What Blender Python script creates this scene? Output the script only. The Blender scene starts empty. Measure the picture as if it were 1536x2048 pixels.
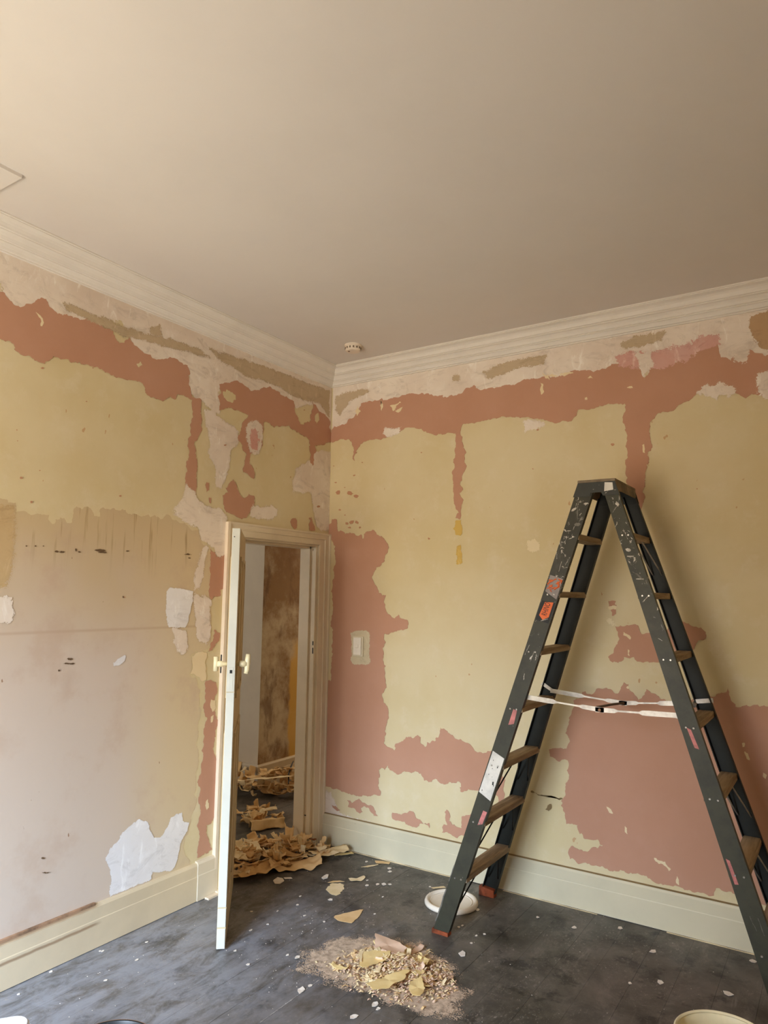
import bpy, bmesh, math, random
import numpy as np
from mathutils import Vector, Matrix, noise
random.seed(7)
PI = math.pi
SC = bpy.context.scene
COL = SC.collection

# ------------------------------------------------------------------ camera
yaw, pitch, roll = 2.1471, 0.11517, 0.01416
d = Vector((math.cos(pitch)*math.cos(yaw), math.cos(pitch)*math.sin(yaw), math.sin(pitch)))
r0 = Vector((math.sin(yaw), -math.cos(yaw), 0)); u0 = r0.cross(d)
r = math.cos(roll)*r0 + math.sin(roll)*u0
u = -math.sin(roll)*r0 + math.cos(roll)*u0
cd = bpy.data.cameras.new('camera'); cam = bpy.data.objects.new('camera', cd); COL.objects.link(cam)
M4 = Matrix((r, u, -d)).transposed().to_4x4(); M4.translation = Vector((3.0758, -4.0133, 1.6796))
cam.matrix_world = M4
cd.sensor_fit = 'VERTICAL'; cd.sensor_height = 36; cd.sensor_width = 27; cd.lens = 1418.39/2048*36
cd.clip_start = .05
SC.camera = cam

# ------------------------------------------------------------------ world, daylight, exposure
W = bpy.data.worlds.new('overcast_sky'); SC.world = W; W.use_nodes = True
wt = W.node_tree; bg = wt.nodes['Background']; bg.inputs[1].default_value = 14.0
# overcast sky over a dull ground: brighter towards the zenith, the same all round
_tc = wt.nodes.new('ShaderNodeTexCoord'); _sx = wt.nodes.new('ShaderNodeSeparateXYZ'); wt.links.new(_tc.outputs['Generated'], _sx.inputs[0])
_rp = wt.nodes.new('ShaderNodeValToRGB'); wt.links.new(_sx.outputs[2], _rp.inputs[0]); wt.links.new(_rp.outputs[0], bg.inputs[0])
_e = _rp.color_ramp.elements; _e[0].position = 0.0; _e[0].color = (.215, .19, .155, 1); _e[1].position = .6; _e[1].color = (.66, .84, 1.12, 1)
_n = _e.new(.02); _n.color = (.24, .215, .18, 1); _n = _e.new(.2); _n.color = (.42, .50, .60, 1)
def area(name, loc, rot, sx, sy, power, color, portal=False):
    l = bpy.data.lights.new(name, 'AREA'); l.shape = 'RECTANGLE'; l.size = sx; l.size_y = sy; l.energy = power; l.color = color
    if portal: l.cycles.is_portal = True
    o = bpy.data.objects.new(name, l); COL.objects.link(o); o.location = loc; o.rotation_euler = rot; return o
# the window behind the camera lets the sky in (portal); two added, unseen fill lamps brighten the hall
area('window_portal', (1.25, -4.92, 1.5), (math.radians(90), 0, 0), 1.5, 1.8, 1, (1, 1, 1), True)
area('hall_fill', (-.7, 3.35, 1.7), (math.radians(-90), 0, 0), .8, 1.4, 8, (1, .9, .76))
area('side_hall_fill', (-2.6, -2.45, 1.6), (math.radians(90), 0, 0), 1.0, 1.4, 6, (1, .92, .8))
SC.view_settings.view_transform = 'Standard'; SC.view_settings.look = 'None'
SC.view_settings.gamma = 1; SC.view_settings.use_curve_mapping = False
SC.view_settings.exposure = 2.2
SC.cycles.max_bounces = 14; SC.cycles.diffuse_bounces = 9; SC.cycles.transparent_max_bounces = 24

# ------------------------------------------------------------------ materials
def lin(c):
    return tuple((x/12.92 if x <= .04045 else ((x+.055)/1.055)**2.4) for x in (v/255 for v in c)) + (1,)
class NT:
    def __init__(s, name, rough=.7, spec=.3, metal=0):
        s.m = bpy.data.materials.new(name); s.m.use_nodes = True
        s.t = s.m.node_tree; s.b = s.t.nodes['Principled BSDF']; s.out = s.t.nodes['Material Output']
        s.b.inputs['Roughness'].default_value = rough; s.b.inputs['Specular IOR Level'].default_value = spec
        s.b.inputs['Metallic'].default_value = metal
        s.tc = s.t.nodes.new('ShaderNodeTexCoord')
    def n(s, kind): return s.t.nodes.new(kind)
    def l(s, a, b): s.t.links.new(a, b)
    def coord(s, scale=(1, 1, 1), src='Object'):
        mp = s.n('ShaderNodeMapping'); mp.inputs['Scale'].default_value = scale; s.l(s.tc.outputs[src], mp.inputs[0]); return mp.outputs[0]
    def noise(s, scale, detail=4, rough=.6, stretch=(1, 1, 1), dist=0):
        n = s.n('ShaderNodeTexNoise'); n.inputs['Scale'].default_value = scale; n.inputs['Detail'].default_value = detail
        n.inputs['Roughness'].default_value = rough; n.inputs['Distortion'].default_value = dist; s.l(s.coord(stretch), n.inputs[0]); return n.outputs[0]
    def ramp(s, fac, a, b, smooth=True):
        n = s.n('ShaderNodeMapRange'); n.inputs['From Min'].default_value = a; n.inputs['From Max'].default_value = b
        n.interpolation_type = 'SMOOTHSTEP' if smooth else 'LINEAR'; s.l(fac, n.inputs['Value']); return n.outputs[0]
    def math(s, op, a, b=None):
        n = s.n('ShaderNodeMath'); n.operation = op
        for i, v in enumerate((a, b)):
            if v is None: continue
            if isinstance(v, (int, float)): n.inputs[i].default_value = v
            else: s.l(v, n.inputs[i])
        return n.outputs[0]
    def mix(s, fac, a, b):
        n = s.n('ShaderNodeMix'); n.data_type = 'RGBA'
        for sock, v in ((n.inputs['Factor'], fac), (n.inputs[6], a), (n.inputs[7], b)):
            if isinstance(v, (int, float)): sock.default_value = v
            elif isinstance(v, tuple): sock.default_value = v
            else: s.l(v, sock)
        return n.outputs[2]
    def xyz(s):
        n = s.n('ShaderNodeSeparateXYZ'); s.l(s.tc.outputs['Object'], n.inputs[0]); return n.outputs
    def color(s, c):
        if isinstance(c, tuple): s.b.inputs['Base Color'].default_value = c
        else: s.l(c, s.b.inputs['Base Color'])
    def bump(s, h, strength=.2, dist=.002):
        n = s.n('ShaderNodeBump'); n.inputs['Strength'].default_value = strength; n.inputs['Distance'].default_value = dist
        s.l(h, n.inputs['Height']); s.l(n.outputs[0], s.b.inputs['Normal'])
    def feather(s, width=.008, amp=.02, scale=28):
        """paint or filler that thins out at its own border: the mesh carries the distance to it"""
        at = s.n('ShaderNodeAttribute'); at.attribute_name = 'sd'
        n1 = s.noise(scale, 5, .65); a = s.math('MULTIPLY', s.math('SUBTRACT', n1, .5), amp*2)
        g = s.math('MULTIPLY', s.math('SUBTRACT', s.noise(170, 2, .6), .5), width*3.2)
        f = s.ramp(s.math('ADD', s.math('ADD', at.outputs['Fac'], a), g), -.0004, .0004)
        s.l(f, s.b.inputs['Alpha'])

def plaster(name, base, dark, light, rough=.75, spec=.25, big=1.3, soft=False, fw=.008, fa=.02, fs=28, spots=None, mott=.5):
    m = NT(name, rough, spec)
    c = m.mix(m.ramp(m.noise(big, 5, .6), .35, .68), lin(base), lin(dark))
    c = m.mix(m.math('MULTIPLY', m.ramp(m.noise(big*5, 6, .7), .5, .75), mott), c, lin(light))
    if spots:
        c = m.mix(m.ramp(m.noise(22, 2, .5, (1, 1, .6)), .73, .75), c, lin(spots))
    if soft:   # trowel marks: thin greyer and brighter swipes inside the filler
        st = m.noise(7, 6, .75, (.7, .7, 1.6), dist=1.5)
        c = m.mix(m.math('MULTIPLY', m.ramp(st, .5, .68), .6), c, lin(tuple(v*.9 for v in dark)))
        c = m.mix(m.math('MULTIPLY', m.ramp(m.noise(16, 5, .7, (1, 1, .35), dist=.8), .56, .7), .6), c, lin(tuple(min(250, v*1.05) for v in light)))
    m.color(c); m.bump(m.noise(30 if soft else 60, 6, .7), .35 if soft else .25, .0025 if soft else .0015)
    if soft: m.feather(fw, fa, fs)
    return m.m
YEL = ((217, 203, 166), (209, 192, 149), (223, 211, 185))
PNK = ((192, 147, 122), (186, 140, 114), (198, 154, 134))
MT = {}
MT['base'] = plaster('cream_yellow_wall_paint', *YEL, spots=(196, 160, 120))
MT['yellow'] = plaster('cream_yellow_remnant', *YEL)
MT['pink'] = plaster('salmon_pink_undercoat', *PNK, mott=.25)
MT['pinkdull'] = plaster('dull_pink_fleck', (196, 150, 118), (180, 130, 100), (205, 165, 130))
MT['cream'] = plaster('pale_cream_fleck', (232, 216, 178), (222, 200, 160), (236, 224, 198))
MT['ochrelight'] = plaster('deeper_yellow_glue', (216, 186, 108), (206, 172, 92), (224, 200, 130))
MT['ochrelight_soft'] = plaster('deeper_yellow_glue_soft', (216, 186, 108), (206, 172, 92), (224, 200, 130), soft=True, fw=.004, fa=.02)
MT['white_soft'] = plaster('white_filler', (234, 223, 209), (216, 200, 184), (242, 234, 226), soft=True, fw=.012, fa=.03, fs=24)
MT['bright_soft'] = plaster('fresh_white_filler', (232, 230, 230), (222, 218, 216), (240, 240, 242), soft=True, fw=.005, fa=.012, fs=30)
MT['grey_soft'] = plaster('bare_grey_plaster', (196, 176, 148), (186, 166, 136), (206, 188, 160), soft=True, fw=.014, fa=.03, fs=16)
MT['pinkpale_soft'] = plaster('pink_seen_through_filler', (214, 176, 166), (204, 150, 136), (226, 204, 194), soft=True, fw=.015, fa=.05, fs=20)
MT['cream_soft'] = plaster('pale_cream_smear', (232, 220, 188), (228, 212, 176), (236, 226, 204), soft=True, fw=.01, fa=.015)
MT['tanpatch_soft'] = plaster('brownish_bare_plaster', (190, 158, 122), (180, 148, 112), (200, 170, 134), soft=True, fw=.01, fa=.03)
MT['switchpaint_soft'] = plaster('beige_paint_round_switch', (206, 192, 160), (200, 184, 152), (212, 200, 172), soft=True, fw=.006, fa=.012)
MT['ochre_soft'] = plaster('brown_paper_edge', (200, 174, 132), (188, 160, 116), (206, 182, 144), soft=True, fw=.02, fa=.02)
MT['dark'] = plaster('dark_scuff', (110, 88, 64), (88, 68, 48), (132, 108, 82))
MT['crack'] = plaster('plaster_crack', (150, 128, 92), (132, 110, 76), (160, 138, 104))
def tan_paper():
    m = NT('tan_backing_paper', .8, .2)
    x = m.xyz()
    zz = m.math('ADD', x[2], m.math('MULTIPLY', m.math('SUBTRACT', m.noise(1.1, 3), .5), .9))
    c = m.mix(m.ramp(zz, 1.35, 2.05), lin((204, 187, 170)), lin((200, 178, 140)))
    yy = m.math('ADD', x[1], m.math('MULTIPLY', m.math('SUBTRACT', m.noise(.8, 3), .5), .5))
    c = m.mix(m.ramp(yy, -1.75, -1.2), c, lin((206, 187, 153)))
    # drips running down from the top edge
    dr = m.ramp(m.noise(9, 3, .6, (1, 3.2, .22)), .56, .7)
    c = m.mix(m.math('MULTIPLY', m.math('MULTIPLY', dr, m.ramp(x[2], 1.7, 2.1)), .85), c, lin((150, 122, 82)))
    # stained horizontal seam
    s1 = m.math('SUBTRACT', 1, m.ramp(m.math('ABSOLUTE', m.math('SUBTRACT', x[2], 1.485)), .0, .012))
    c = m.mix(m.math('MULTIPLY', s1, .35), c, lin((170, 134, 106)))
    c = m.mix(m.math('MULTIPLY', m.ramp(m.noise(3.2, 5, .65), .5, .7), .5), c, lin((190, 164, 142)))
    c = m.mix(m.ramp(m.noise(30, 2, .5, (1, 1, .5)), .75, .77), c, lin((150, 118, 92)))
    m.color(c); m.bump(m.noise(45, 6, .7), .2, .0015); return m.m
MT['tan'] = tan_paper()
def simple(name, c, rough=.5, spec=.4, metal=0, var=.12, scale=6, bump=0):
    m = NT(name, rough, spec, metal)
    c2 = tuple(max(0, v*(1-var)) for v in c)
    m.color(m.mix(m.ramp(m.noise(scale, 5, .65), .35, .7), lin(c), lin(c2)))
    if bump: m.bump(m.noise(scale*8, 5), bump, .002)
    return m.m
M_ceil = simple('ceiling_paint', (222, 216, 209), .8, .15, var=.02, scale=1.1)
M_corn = simple('cornice_paint', (230, 224, 214), .6, .3, var=.03, scale=5)
M_hidden = simple('plain_wall_paint', (236, 224, 204), .8, .2, var=.03)
def gloss_cream(name, c, chips=(120, 92, 66), thr=.72):
    m = NT(name, .35, .45)
    k = m.mix(m.ramp(m.noise(3, 5), .4, .7), lin(c), lin(tuple(v*.95 for v in c)))
    k = m.mix(m.ramp(m.noise(26, 3, .55, (1, 1, .7)), thr, thr+.02), k, lin(chips))
    m.color(k); m.bump(m.noise(18, 4), .15, .002); return m.m
M_trim = gloss_cream('door_frame_cream_paint', (226, 212, 186), thr=.75)
M_leaf = gloss_cream('door_leaf_cream_paint', (204, 184, 144), thr=.74)
M_edge = gloss_cream('door_edge_white_paint', (206, 205, 192), thr=.9)
M_pinkprime = simple('pinkish_primer', (228, 210, 184), .6, .3, var=.04)
def skirt_mat(name, c, dirt):
    m = NT(name, .45, .4); x = m.xyz()
    k = m.mix(m.ramp(m.noise(2.2, 5), .4, .7), lin(c), lin(tuple(v*.95 for v in c)))
    if dirt:
        g = m.math('SUBTRACT', 1, m.ramp(m.math('ABSOLUTE', m.math('SUBTRACT', m.math('ADD', x[2], m.math('MULTIPLY', m.noise(8, 3), .012)), .118)), .001, .011))
        g2 = m.math('SUBTRACT', 1, m.ramp(m.math('ABSOLUTE', m.math('SUBTRACT', m.math('ADD', x[2], m.math('MULTIPLY', m.noise(8, 3), .008)), .197)), .001, .012))
        g = m.math('MULTIPLY', m.math('MAXIMUM', g, g2), m.math('SUBTRACT', 1, m.ramp(x[1], -1.78, -1.72)))
        k = m.mix(m.math('MULTIPLY', g, .75), k, lin((138, 106, 76)))
    k = m.mix(m.ramp(m.noise(20, 3), .76, .78), k, lin((110, 88, 64)))
    m.color(k); m.bump(m.noise(14, 4), .15, .002); return m.m
M_skL = skirt_mat('left_skirting_paint', (214, 196, 164), True)
M_skR = skirt_mat('right_skirting_paint', (208, 198, 168), False)
def floor_mat():
    m = NT('worn_charcoal_floor_paint', .42, .5)
    a = m.noise(2.3, 7, .7, dist=.6); b = m.noise(9, 7, .75, (1, .5, 1), dist=.4); c3 = m.noise(48, 4, .7)
    k = m.mix(m.ramp(a, .35, .7), lin((62, 59, 52)), lin((100, 94, 86)))
    k = m.mix(m.math('MULTIPLY', m.ramp(b, .5, .8), .7), k, lin((140, 132, 122)))
    k = m.mix(m.math('MULTIPLY', m.ramp(m.noise(5, 6, .7), .53, .64), .85), k, lin((36, 34, 31)))
    k = m.mix(m.ramp(c3, .69, .76), k, lin((168, 158, 146)))
    # window light and sheen painted into the board colour towards the left wall
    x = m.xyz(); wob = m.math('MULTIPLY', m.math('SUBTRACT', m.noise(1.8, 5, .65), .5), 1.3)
    glow = m.math('MULTIPLY', m.math('SUBTRACT', 1, m.ramp(m.math('ADD', x[0], wob), .4, 1.9)), m.math('SUBTRACT', 1, m.ramp(m.math('ADD', x[1], wob), -1.5, -.35)))
    glow = m.math('MULTIPLY', glow, m.ramp(m.noise(11, 7, .75, (1, .45, 1), dist=.5), .28, .62))
    k = m.mix(m.math('MULTIPLY', glow, .8), k, lin((150, 152, 158)))
    # scrapes along the boards
    sc_ = m.ramp(m.noise(16, 4, .7, (1, .08, 1)), .64, .74)
    k = m.mix(m.math('MULTIPLY', sc_, .35), k, lin((150, 146, 140)))
    gr = m.ramp(m.noise(3, 5, .7), .42, .62)
    k = m.mix(m.math('MULTIPLY', m.math('MULTIPLY', m.ramp(m.noise(90, 4, .75, (1, .6, 1), dist=.8), .56, .68), gr), .6), k, lin((170, 163, 154)))
    k = m.mix(m.math('MULTIPLY', m.ramp(m.noise(38, 5, .8, (.25, 1, 1), dist=1), .6, .7), .3), k, lin((150, 146, 140)))
    m.color(k)
    rg = m.ramp(m.noise(4, 5, .65), .3, .75); mr = m.n('ShaderNodeMapRange'); mr.inputs['To Min'].default_value = .34; mr.inputs['To Max'].default_value = .62
    m.l(rg, mr.inputs['Value']); m.l(mr.outputs[0], m.b.inputs['Roughness'])
    m.bump(m.noise(30, 6, .75), .35, .002); return m.m
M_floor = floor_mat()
M_void = simple('dark_gap_between_boards', (20, 18, 16), .9, .1)
M_dustline = NT('pale_dust_in_joint', .9, .1)
M_dustline.color(lin((168, 164, 160))); M_dustline.feather(.002, .006, 40); M_dustline = M_dustline.m
M_dust = NT('beige_plaster_dust', .95, .1)
M_dust.color(M_dust.mix(M_dust.ramp(M_dust.noise(30, 5, .7), .35, .7), lin((206, 184, 160)), lin((150, 132, 112)))); M_dust.feather(.06, .13, 9); M_dust = M_dust.m
def paper(name, a, b, back=None):
    m = NT(name, .85, .15)
    k = m.mix(m.ramp(m.noise(7, 5, .65), .35, .7), lin(a), lin(b))
    if back:
        g = m.n('ShaderNodeNewGeometry'); k = m.mix(g.outputs['Backfacing'], k, lin(back))
    m.color(k); m.bump(m.noise(35, 5), .3, .002)
    m.b.inputs['Subsurface Weight'].default_value = 0
    return m.m
P_kraft = paper('kraft_brown_wallpaper', (216, 180, 126), (196, 156, 104))
P_tan = paper('tan_wallpaper', (226, 194, 144), (212, 176, 124))
P_pale = paper('pale_wallpaper', (232, 212, 172), (218, 196, 150))
P_yel = paper('yellow_wallpaper', (232, 208, 150), (222, 192, 128))
P_cream = paper('cream_wallpaper', (230, 210, 168), (222, 196, 150))
P_pink = paper('pinkish_wallpaper', (226, 196, 170), (214, 178, 150))
P_rust = paper('reddish_brown_wallpaper', (150, 92, 56), (120, 74, 46))
P_chip = paper('white_paint_flake', (232, 224, 212), (216, 204, 188))
def rail_mat(name, tint, splat):
    m = NT(name, .5, .35); x = m.xyz()
    k = m.mix(m.ramp(m.noise(9, 5, .7), .35, .7), lin(tint), lin(tuple(v*.78 for v in tint)))
    zm = m.ramp(x[2], .9, 1.9)
    n = m.noise(26, 6, .72, (1, 1, .8), dist=1.2)
    th = m.math('SUBTRACT', n, m.math('MULTIPLY', zm, .085))
    f = m.ramp(m.math('SUBTRACT', m.noise(24, 6, .72, (1, 1, .7), dist=1.6), m.math('MULTIPLY', m.math('SUBTRACT', 1, zm), .09)), splat, splat+.025)
    k = m.mix(f, k, lin((196, 190, 178)))
    sm = m.ramp(m.noise(7, 5, .7, (1, 1, .5), dist=.8), .56, .74)
    k = m.mix(m.math('MULTIPLY', m.math('MULTIPLY', sm, zm), .45), k, lin((104, 100, 90)))
    m.color(k); m.bump(n, .15, .001); return m.m
M_railL = rail_mat('dark_green_rail_with_paint_splashes', (56, 55, 41), .59)
M_railR = rail_mat('grey_green_rail_with_paint_splashes', (64, 64, 49), .61)
M_railF = simple('shaded_green_rail', (30, 33, 28), .55, .3, var=.2, scale=10)  # far rails' shade put into the colour, darker than the near rails
def wood():
    m = NT('weathered_grey_brown_tread', .7, .25)
    g = m.noise(20, 6, .7, (1.6, .12, 1.6), dist=.3)
    k = m.mix(m.ramp(g, .35, .65), lin((170, 150, 120)), lin((122, 102, 78)))
    k = m.mix(m.math('MULTIPLY', m.ramp(m.noise(6, 4), .45, .7), .5), k, lin((146, 130, 108)))
    m.color(k); m.bump(g, .4, .002); return m.m
M_wood = wood()
M_cap = simple('dusty_grey_cap', (140, 124, 102), .7, .2, var=.3, scale=9, bump=.2)
M_capd = rail_mat('dark_cap_end_with_paint', (52, 54, 48), .63)
M_metal = NT('worn_zinc_steel', .38, .5, .75); M_metal.color(M_metal.mix(M_metal.ramp(M_metal.noise(14, 4), .3, .7), lin((186, 180, 170)), lin((140, 134, 126)))); M_metal = M_metal.m
M_brass = simple('brown_strap', (104, 82, 62), .6, .3, var=.15)
M_black = simple('black_metal', (20, 20, 20), .5, .3, var=.1)
M_foot = simple('worn_orange_rubber', (150, 76, 46), .8, .2, var=.5, scale=14, bump=.3)
M_orange = simple('orange_sticker_print', (228, 110, 52), .5, .3, var=.08, scale=20)
M_stick = simple('grey_clear_sticker', (140, 130, 124), .4, .4, var=.15, scale=12)
M_label = simple('white_warning_label', (222, 218, 208), .5, .3, var=.12, scale=14)
M_red = simple('faded_red_sticker', (206, 128, 122), .5, .3, var=.2, scale=30)
M_plast = simple('white_plastic', (236, 226, 208), .35, .5, var=.03)
M_pail = simple('cream_white_plastic', (232, 222, 184), .4, .45, var=.06)
M_tub = simple('cool_white_plastic', (226, 228, 236), .35, .5, var=.03)
M_blk = simple('black_plastic', (30, 32, 32), .4, .5, var=.15)
M_rim = simple('scuffed_brown_rim', (150, 112, 84), .6, .3, var=.2)
M_alarm = simple('off_white_alarm_plastic', (232, 218, 200), .5, .35, var=.03)
M_hallgrey = simple('hall_grey_white_wall', (206, 196, 180), .8, .2, var=.05, scale=2)
def hall_ochre():
    m = NT('hall_stained_wall', .85, .15); x = m.xyz()
    k = m.mix(m.ramp(m.noise(1.6, 6, .7), .38, .6), lin((184, 162, 126)), lin((138, 104, 62)))
    k = m.mix(m.math('MULTIPLY', m.ramp(m.noise(4, 6, .7, (1, 1, .5)), .52, .66), .6), k, lin((96, 62, 32)))
    w = m.math('MULTIPLY', m.math('SUBTRACT', 1, m.ramp(m.math('ADD', x[2], m.math('MULTIPLY', m.noise(3), .5)), 1.35, 1.5)), m.ramp(m.math('ADD', x[1], m.math('MULTIPLY', m.noise(5), .1)), 1.14, 1.18))
    k = m.mix(m.math('MULTIPLY', w, .85), k, lin((200, 152, 62)))
    w2 = m.ramp(m.math('ADD', x[2], m.math('MULTIPLY', m.noise(3), .6)), 2.0, 2.5)
    k = m.mix(m.math('MULTIPLY', w2, .7), k, lin((120, 82, 44)))
    m.color(k); m.bump(m.noise(40, 5), .3, .002); return m.m
M_hallochre = hall_ochre()
M_hallbase = simple('hall_skirting_paint', (196, 172, 132), .5, .3, var=.06)

# ------------------------------------------------------------------ mesh helpers
class MB:
    def __init__(s): s.v = []; s.f = []; s.mi = []
    def add(s, verts, faces, mi=0):
        o = len(s.v); s.v += [tuple(p) for p in verts]; s.f += [tuple(o+i for i in f) for f in faces]; s.mi += [mi]*len(faces)
    def box(s, a, b, mi=0):
        (x0, y0, z0), (x1, y1, z1) = a, b
        s.add([(x0,y0,z0),(x1,y0,z0),(x1,y1,z0),(x0,y1,z0),(x0,y0,z1),(x1,y0,z1),(x1,y1,z1),(x0,y1,z1)],
              [(0,3,2,1),(4,5,6,7),(0,1,5,4),(1,2,6,5),(2,3,7,6),(3,0,4,7)], mi)
    def hexa(s, p, mi=0):
        s.add(p, [(0,3,2,1),(4,5,6,7),(0,1,5,4),(1,2,6,5),(2,3,7,6),(3,0,4,7)], mi)
    def loft(s, A, B, mi=0, closed=True, caps=True):
        n = len(A); f = [(i, (i+1) % n, n+(i+1) % n, n+i) for i in range(n if closed else n-1)]
        if caps: f += [tuple(range(n))[::-1], tuple(range(n, 2*n))]
        s.add(list(A)+list(B), f, mi)
    def prism(s, poly, fn, mi=0):
        """poly in 2d; fn(p, k) places it at side k=0/1"""
        s.loft([fn(p, 0) for p in poly], [fn(p, 1) for p in poly], mi)
    def tube(s, pts, rad, n=8, mi=0):
        pts = [Vector(p) for p in pts]; rings = []
        for i, p in enumerate(pts):
            t = (pts[min(i+1, len(pts)-1)]-pts[max(i-1, 0)]).normalized()
            a = t.orthogonal().normalized(); b = t.cross(a); rr = rad[i] if isinstance(rad, (list, tuple)) else rad
            rings.append([p+rr*(math.cos(2*PI*k/n)*a+math.sin(2*PI*k/n)*b) for k in range(n)])
        V = [q for R_ in rings for q in R_]; F = []
        for i in range(len(pts)-1):
            for k in range(n): F.append((i*n+k, i*n+(k+1) % n, (i+1)*n+(k+1) % n, (i+1)*n+k))
        F += [tuple(range(n))[::-1], tuple(range((len(pts)-1)*n, len(pts)*n))]
        s.add(V, F, mi)
    def lathe(s, prof, c, n=48, mi=0):
        V = []; F = []; m = len(prof)
        for k in range(n):
            a = 2*PI*k/n
            for (rr, z) in prof: V.append((c[0]+rr*math.cos(a), c[1]+rr*math.sin(a), c[2]+z))
        for k in range(n):
            for i in range(m-1):
                F.append((k*m+i, ((k+1) % n)*m+i, ((k+1) % n)*m+i+1, k*m+i+1))
        s.add(V, F, mi)
    def build(s, name, mats, parent=None, bevel=0, smooth=False, origin=None):
        me = bpy.data.meshes.new(name)
        o0 = Vector(origin) if origin else Vector((0, 0, 0))
        me.from_pydata([tuple(Vector(p)-o0) for p in s.v], [], s.f)
        if not isinstance(mats, (list, tuple)): mats = [mats]
        for m in mats: me.materials.append(m)
        me.polygons.foreach_set('material_index', s.mi)
        bm = bmesh.new(); bm.from_mesh(me); bmesh.ops.recalc_face_normals(bm, faces=bm.faces); bm.to_mesh(me); bm.free()
        if smooth: me.polygons.foreach_set('use_smooth', [True]*len(me.polygons))
        me.update()
        o = bpy.data.objects.new(name, me); COL.objects.link(o); o.location = o0
        if parent: o.parent = parent; o.matrix_parent_inverse = Matrix.Identity(4); o.location = o0-parent_loc(parent)
        if bevel:
            b = o.modifiers.new('bevel', 'BEVEL'); b.width = bevel; b.segments = 2; b.limit_method = 'ANGLE'
        return o
def parent_loc(p):
    v = Vector((0, 0, 0))
    while p: v = v+p.location; p = p.parent
    return v
def tag(o, label=None, cat=None, group=None, kind=None):
    if label: o['label'] = label
    if cat: o['category'] = cat
    if group: o['group'] = group
    if kind: o['kind'] = kind
    return o
def empty(name, loc=(0, 0, 0), **k):
    o = bpy.data.objects.new(name, None); COL.objects.link(o); o.location = loc; o.empty_display_size = .1
    return tag(o, **k)

# ------------------------------------------------------------------ room shell
H = 3.285; LX = 4.3; LY = -4.8
def wall_box(name, a, b, mat, label=None, holes=None, parent=None):
    m = MB(); m.box(a, b); return tag(m.build(name, mat, parent), label, 'wall', kind='structure')
# left wall with the doorway (y -.87 .. -.13, up to 2.01)
m = MB()
m.box((-.12, LY, 0), (0, -.885, H)); m.box((-.12, -.115, 0), (0, 0.12, H)); m.box((-.12, -.885, 2.02), (0, -.115, H))
wall_left = tag(m.build('wall_left', MT['base']), 'left wall with torn cream, pink and tan paper around the open doorway', 'wall', kind='structure')
m = MB(); m.box((0, 0, 0), (LX, .12, H))
wall_right = tag(m.build('wall_right', MT['base']), 'right wall behind the ladder, patchy cream yellow over salmon pink', 'wall', kind='structure')
m = MB(); m.box((LX, LY, 0), (LX+.12, .12, H))
tag(m.build('wall_east', M_hidden), 'plain wall opposite the doorway, outside the frame', 'wall', kind='structure')
# wall behind the camera with its window
m = MB(); wx0, wx1, wz0, wz1 = .5, 2.0, .6, 2.4
m.box((0, LY-.12, 0), (wx0, LY, H)); m.box((wx1, LY-.12, 0), (LX, LY, H)); m.box((wx0, LY-.12, 0), (wx1, LY, wz0)); m.box((wx0, LY-.12, wz1), (wx1, LY, H))
tag(m.build('wall_back', M_hidden), 'wall behind the camera with the window that lights the room', 'wall', kind='structure')
m = MB(); m.box((-.12, LY-.12, H), (LX+.12, .12, H+.1))
ceiling = tag(m.build('ceiling', M_ceil), 'plain beige-white plaster ceiling', 'ceiling', kind='structure')
m = MB(); m.box((-6, -9, -.5), (.35, -6.6, 5.2)); m.box((-6, -9.3, 5.2), (.6, -6.3, 5.4))  # unseen block added outside the window to dim the room's right side
tag(m.build('light_blocker', simple('brown_light_blocker', (120, 92, 70), .9, .1)), 'added unseen block outside the window, dimming the right of the room', 'wall', kind='structure')
# window frame
win = empty('window_1', ((wx0+wx1)/2, LY-.06, wz0), label='tall window in the wall behind the camera', cat='window', kind='structure')
m = MB(); t = .05
m.box((wx0, LY-.11, wz0), (wx0+t, LY-.02, wz1)); m.box((wx1-t, LY-.11, wz0), (wx1, LY-.02, wz1)); m.box((wx0+t, LY-.11, wz1-t), (wx1-t, LY-.02, wz1)); m.box((wx0+t, LY-.11, wz0), (wx1-t, LY-.02, wz0+t))
m.build('frame', M_trim, win)
m = MB(); m.box((wx0-.05, LY-.02, wz0-.03), (wx1+.05, LY+.05, wz0)); m.build('sill', M_trim, win)

# floor boards, each a part of the floor
m = MB(); m.box((-4.2, LY-.1, -.06), (LX+.1, 3.6, -.026))
floor = tag(m.build('floor', M_void), 'worn charcoal painted board floor strewn with scraps', 'floor', kind='structure')
bw = .1625; x = .57-bw*4; k = 0
xs = []
while x < LX:
    xs.append(x); x += bw
rb = random.Random(3)
for x in xs:
    x1 = min(x+bw-.0009, LX); x0 = max(x, .0)
    if x1 <= x0+.01: continue
    cuts = [LY-.02, -.02]
    if rb.random() < .8: cuts.insert(1, rb.uniform(-4, -.8))
    if abs(x-(.57+bw*4)) < .01: cuts = [LY-.02, -1.44, -.02]
    for a, b in zip(cuts[:-1], cuts[1:]):
        z = rb.uniform(-.0008, .0)
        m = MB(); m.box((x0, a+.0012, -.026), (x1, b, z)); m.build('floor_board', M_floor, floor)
x = -4.15
while x < 0:
    x1 = min(x+bw-.0016, 0.0)
    m = MB(); m.box((x, -2.6, -.026), (x1, 3.55, rb.uniform(-.001, .0))); m.build('floor_board', M_floor, floor); x += bw

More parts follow.
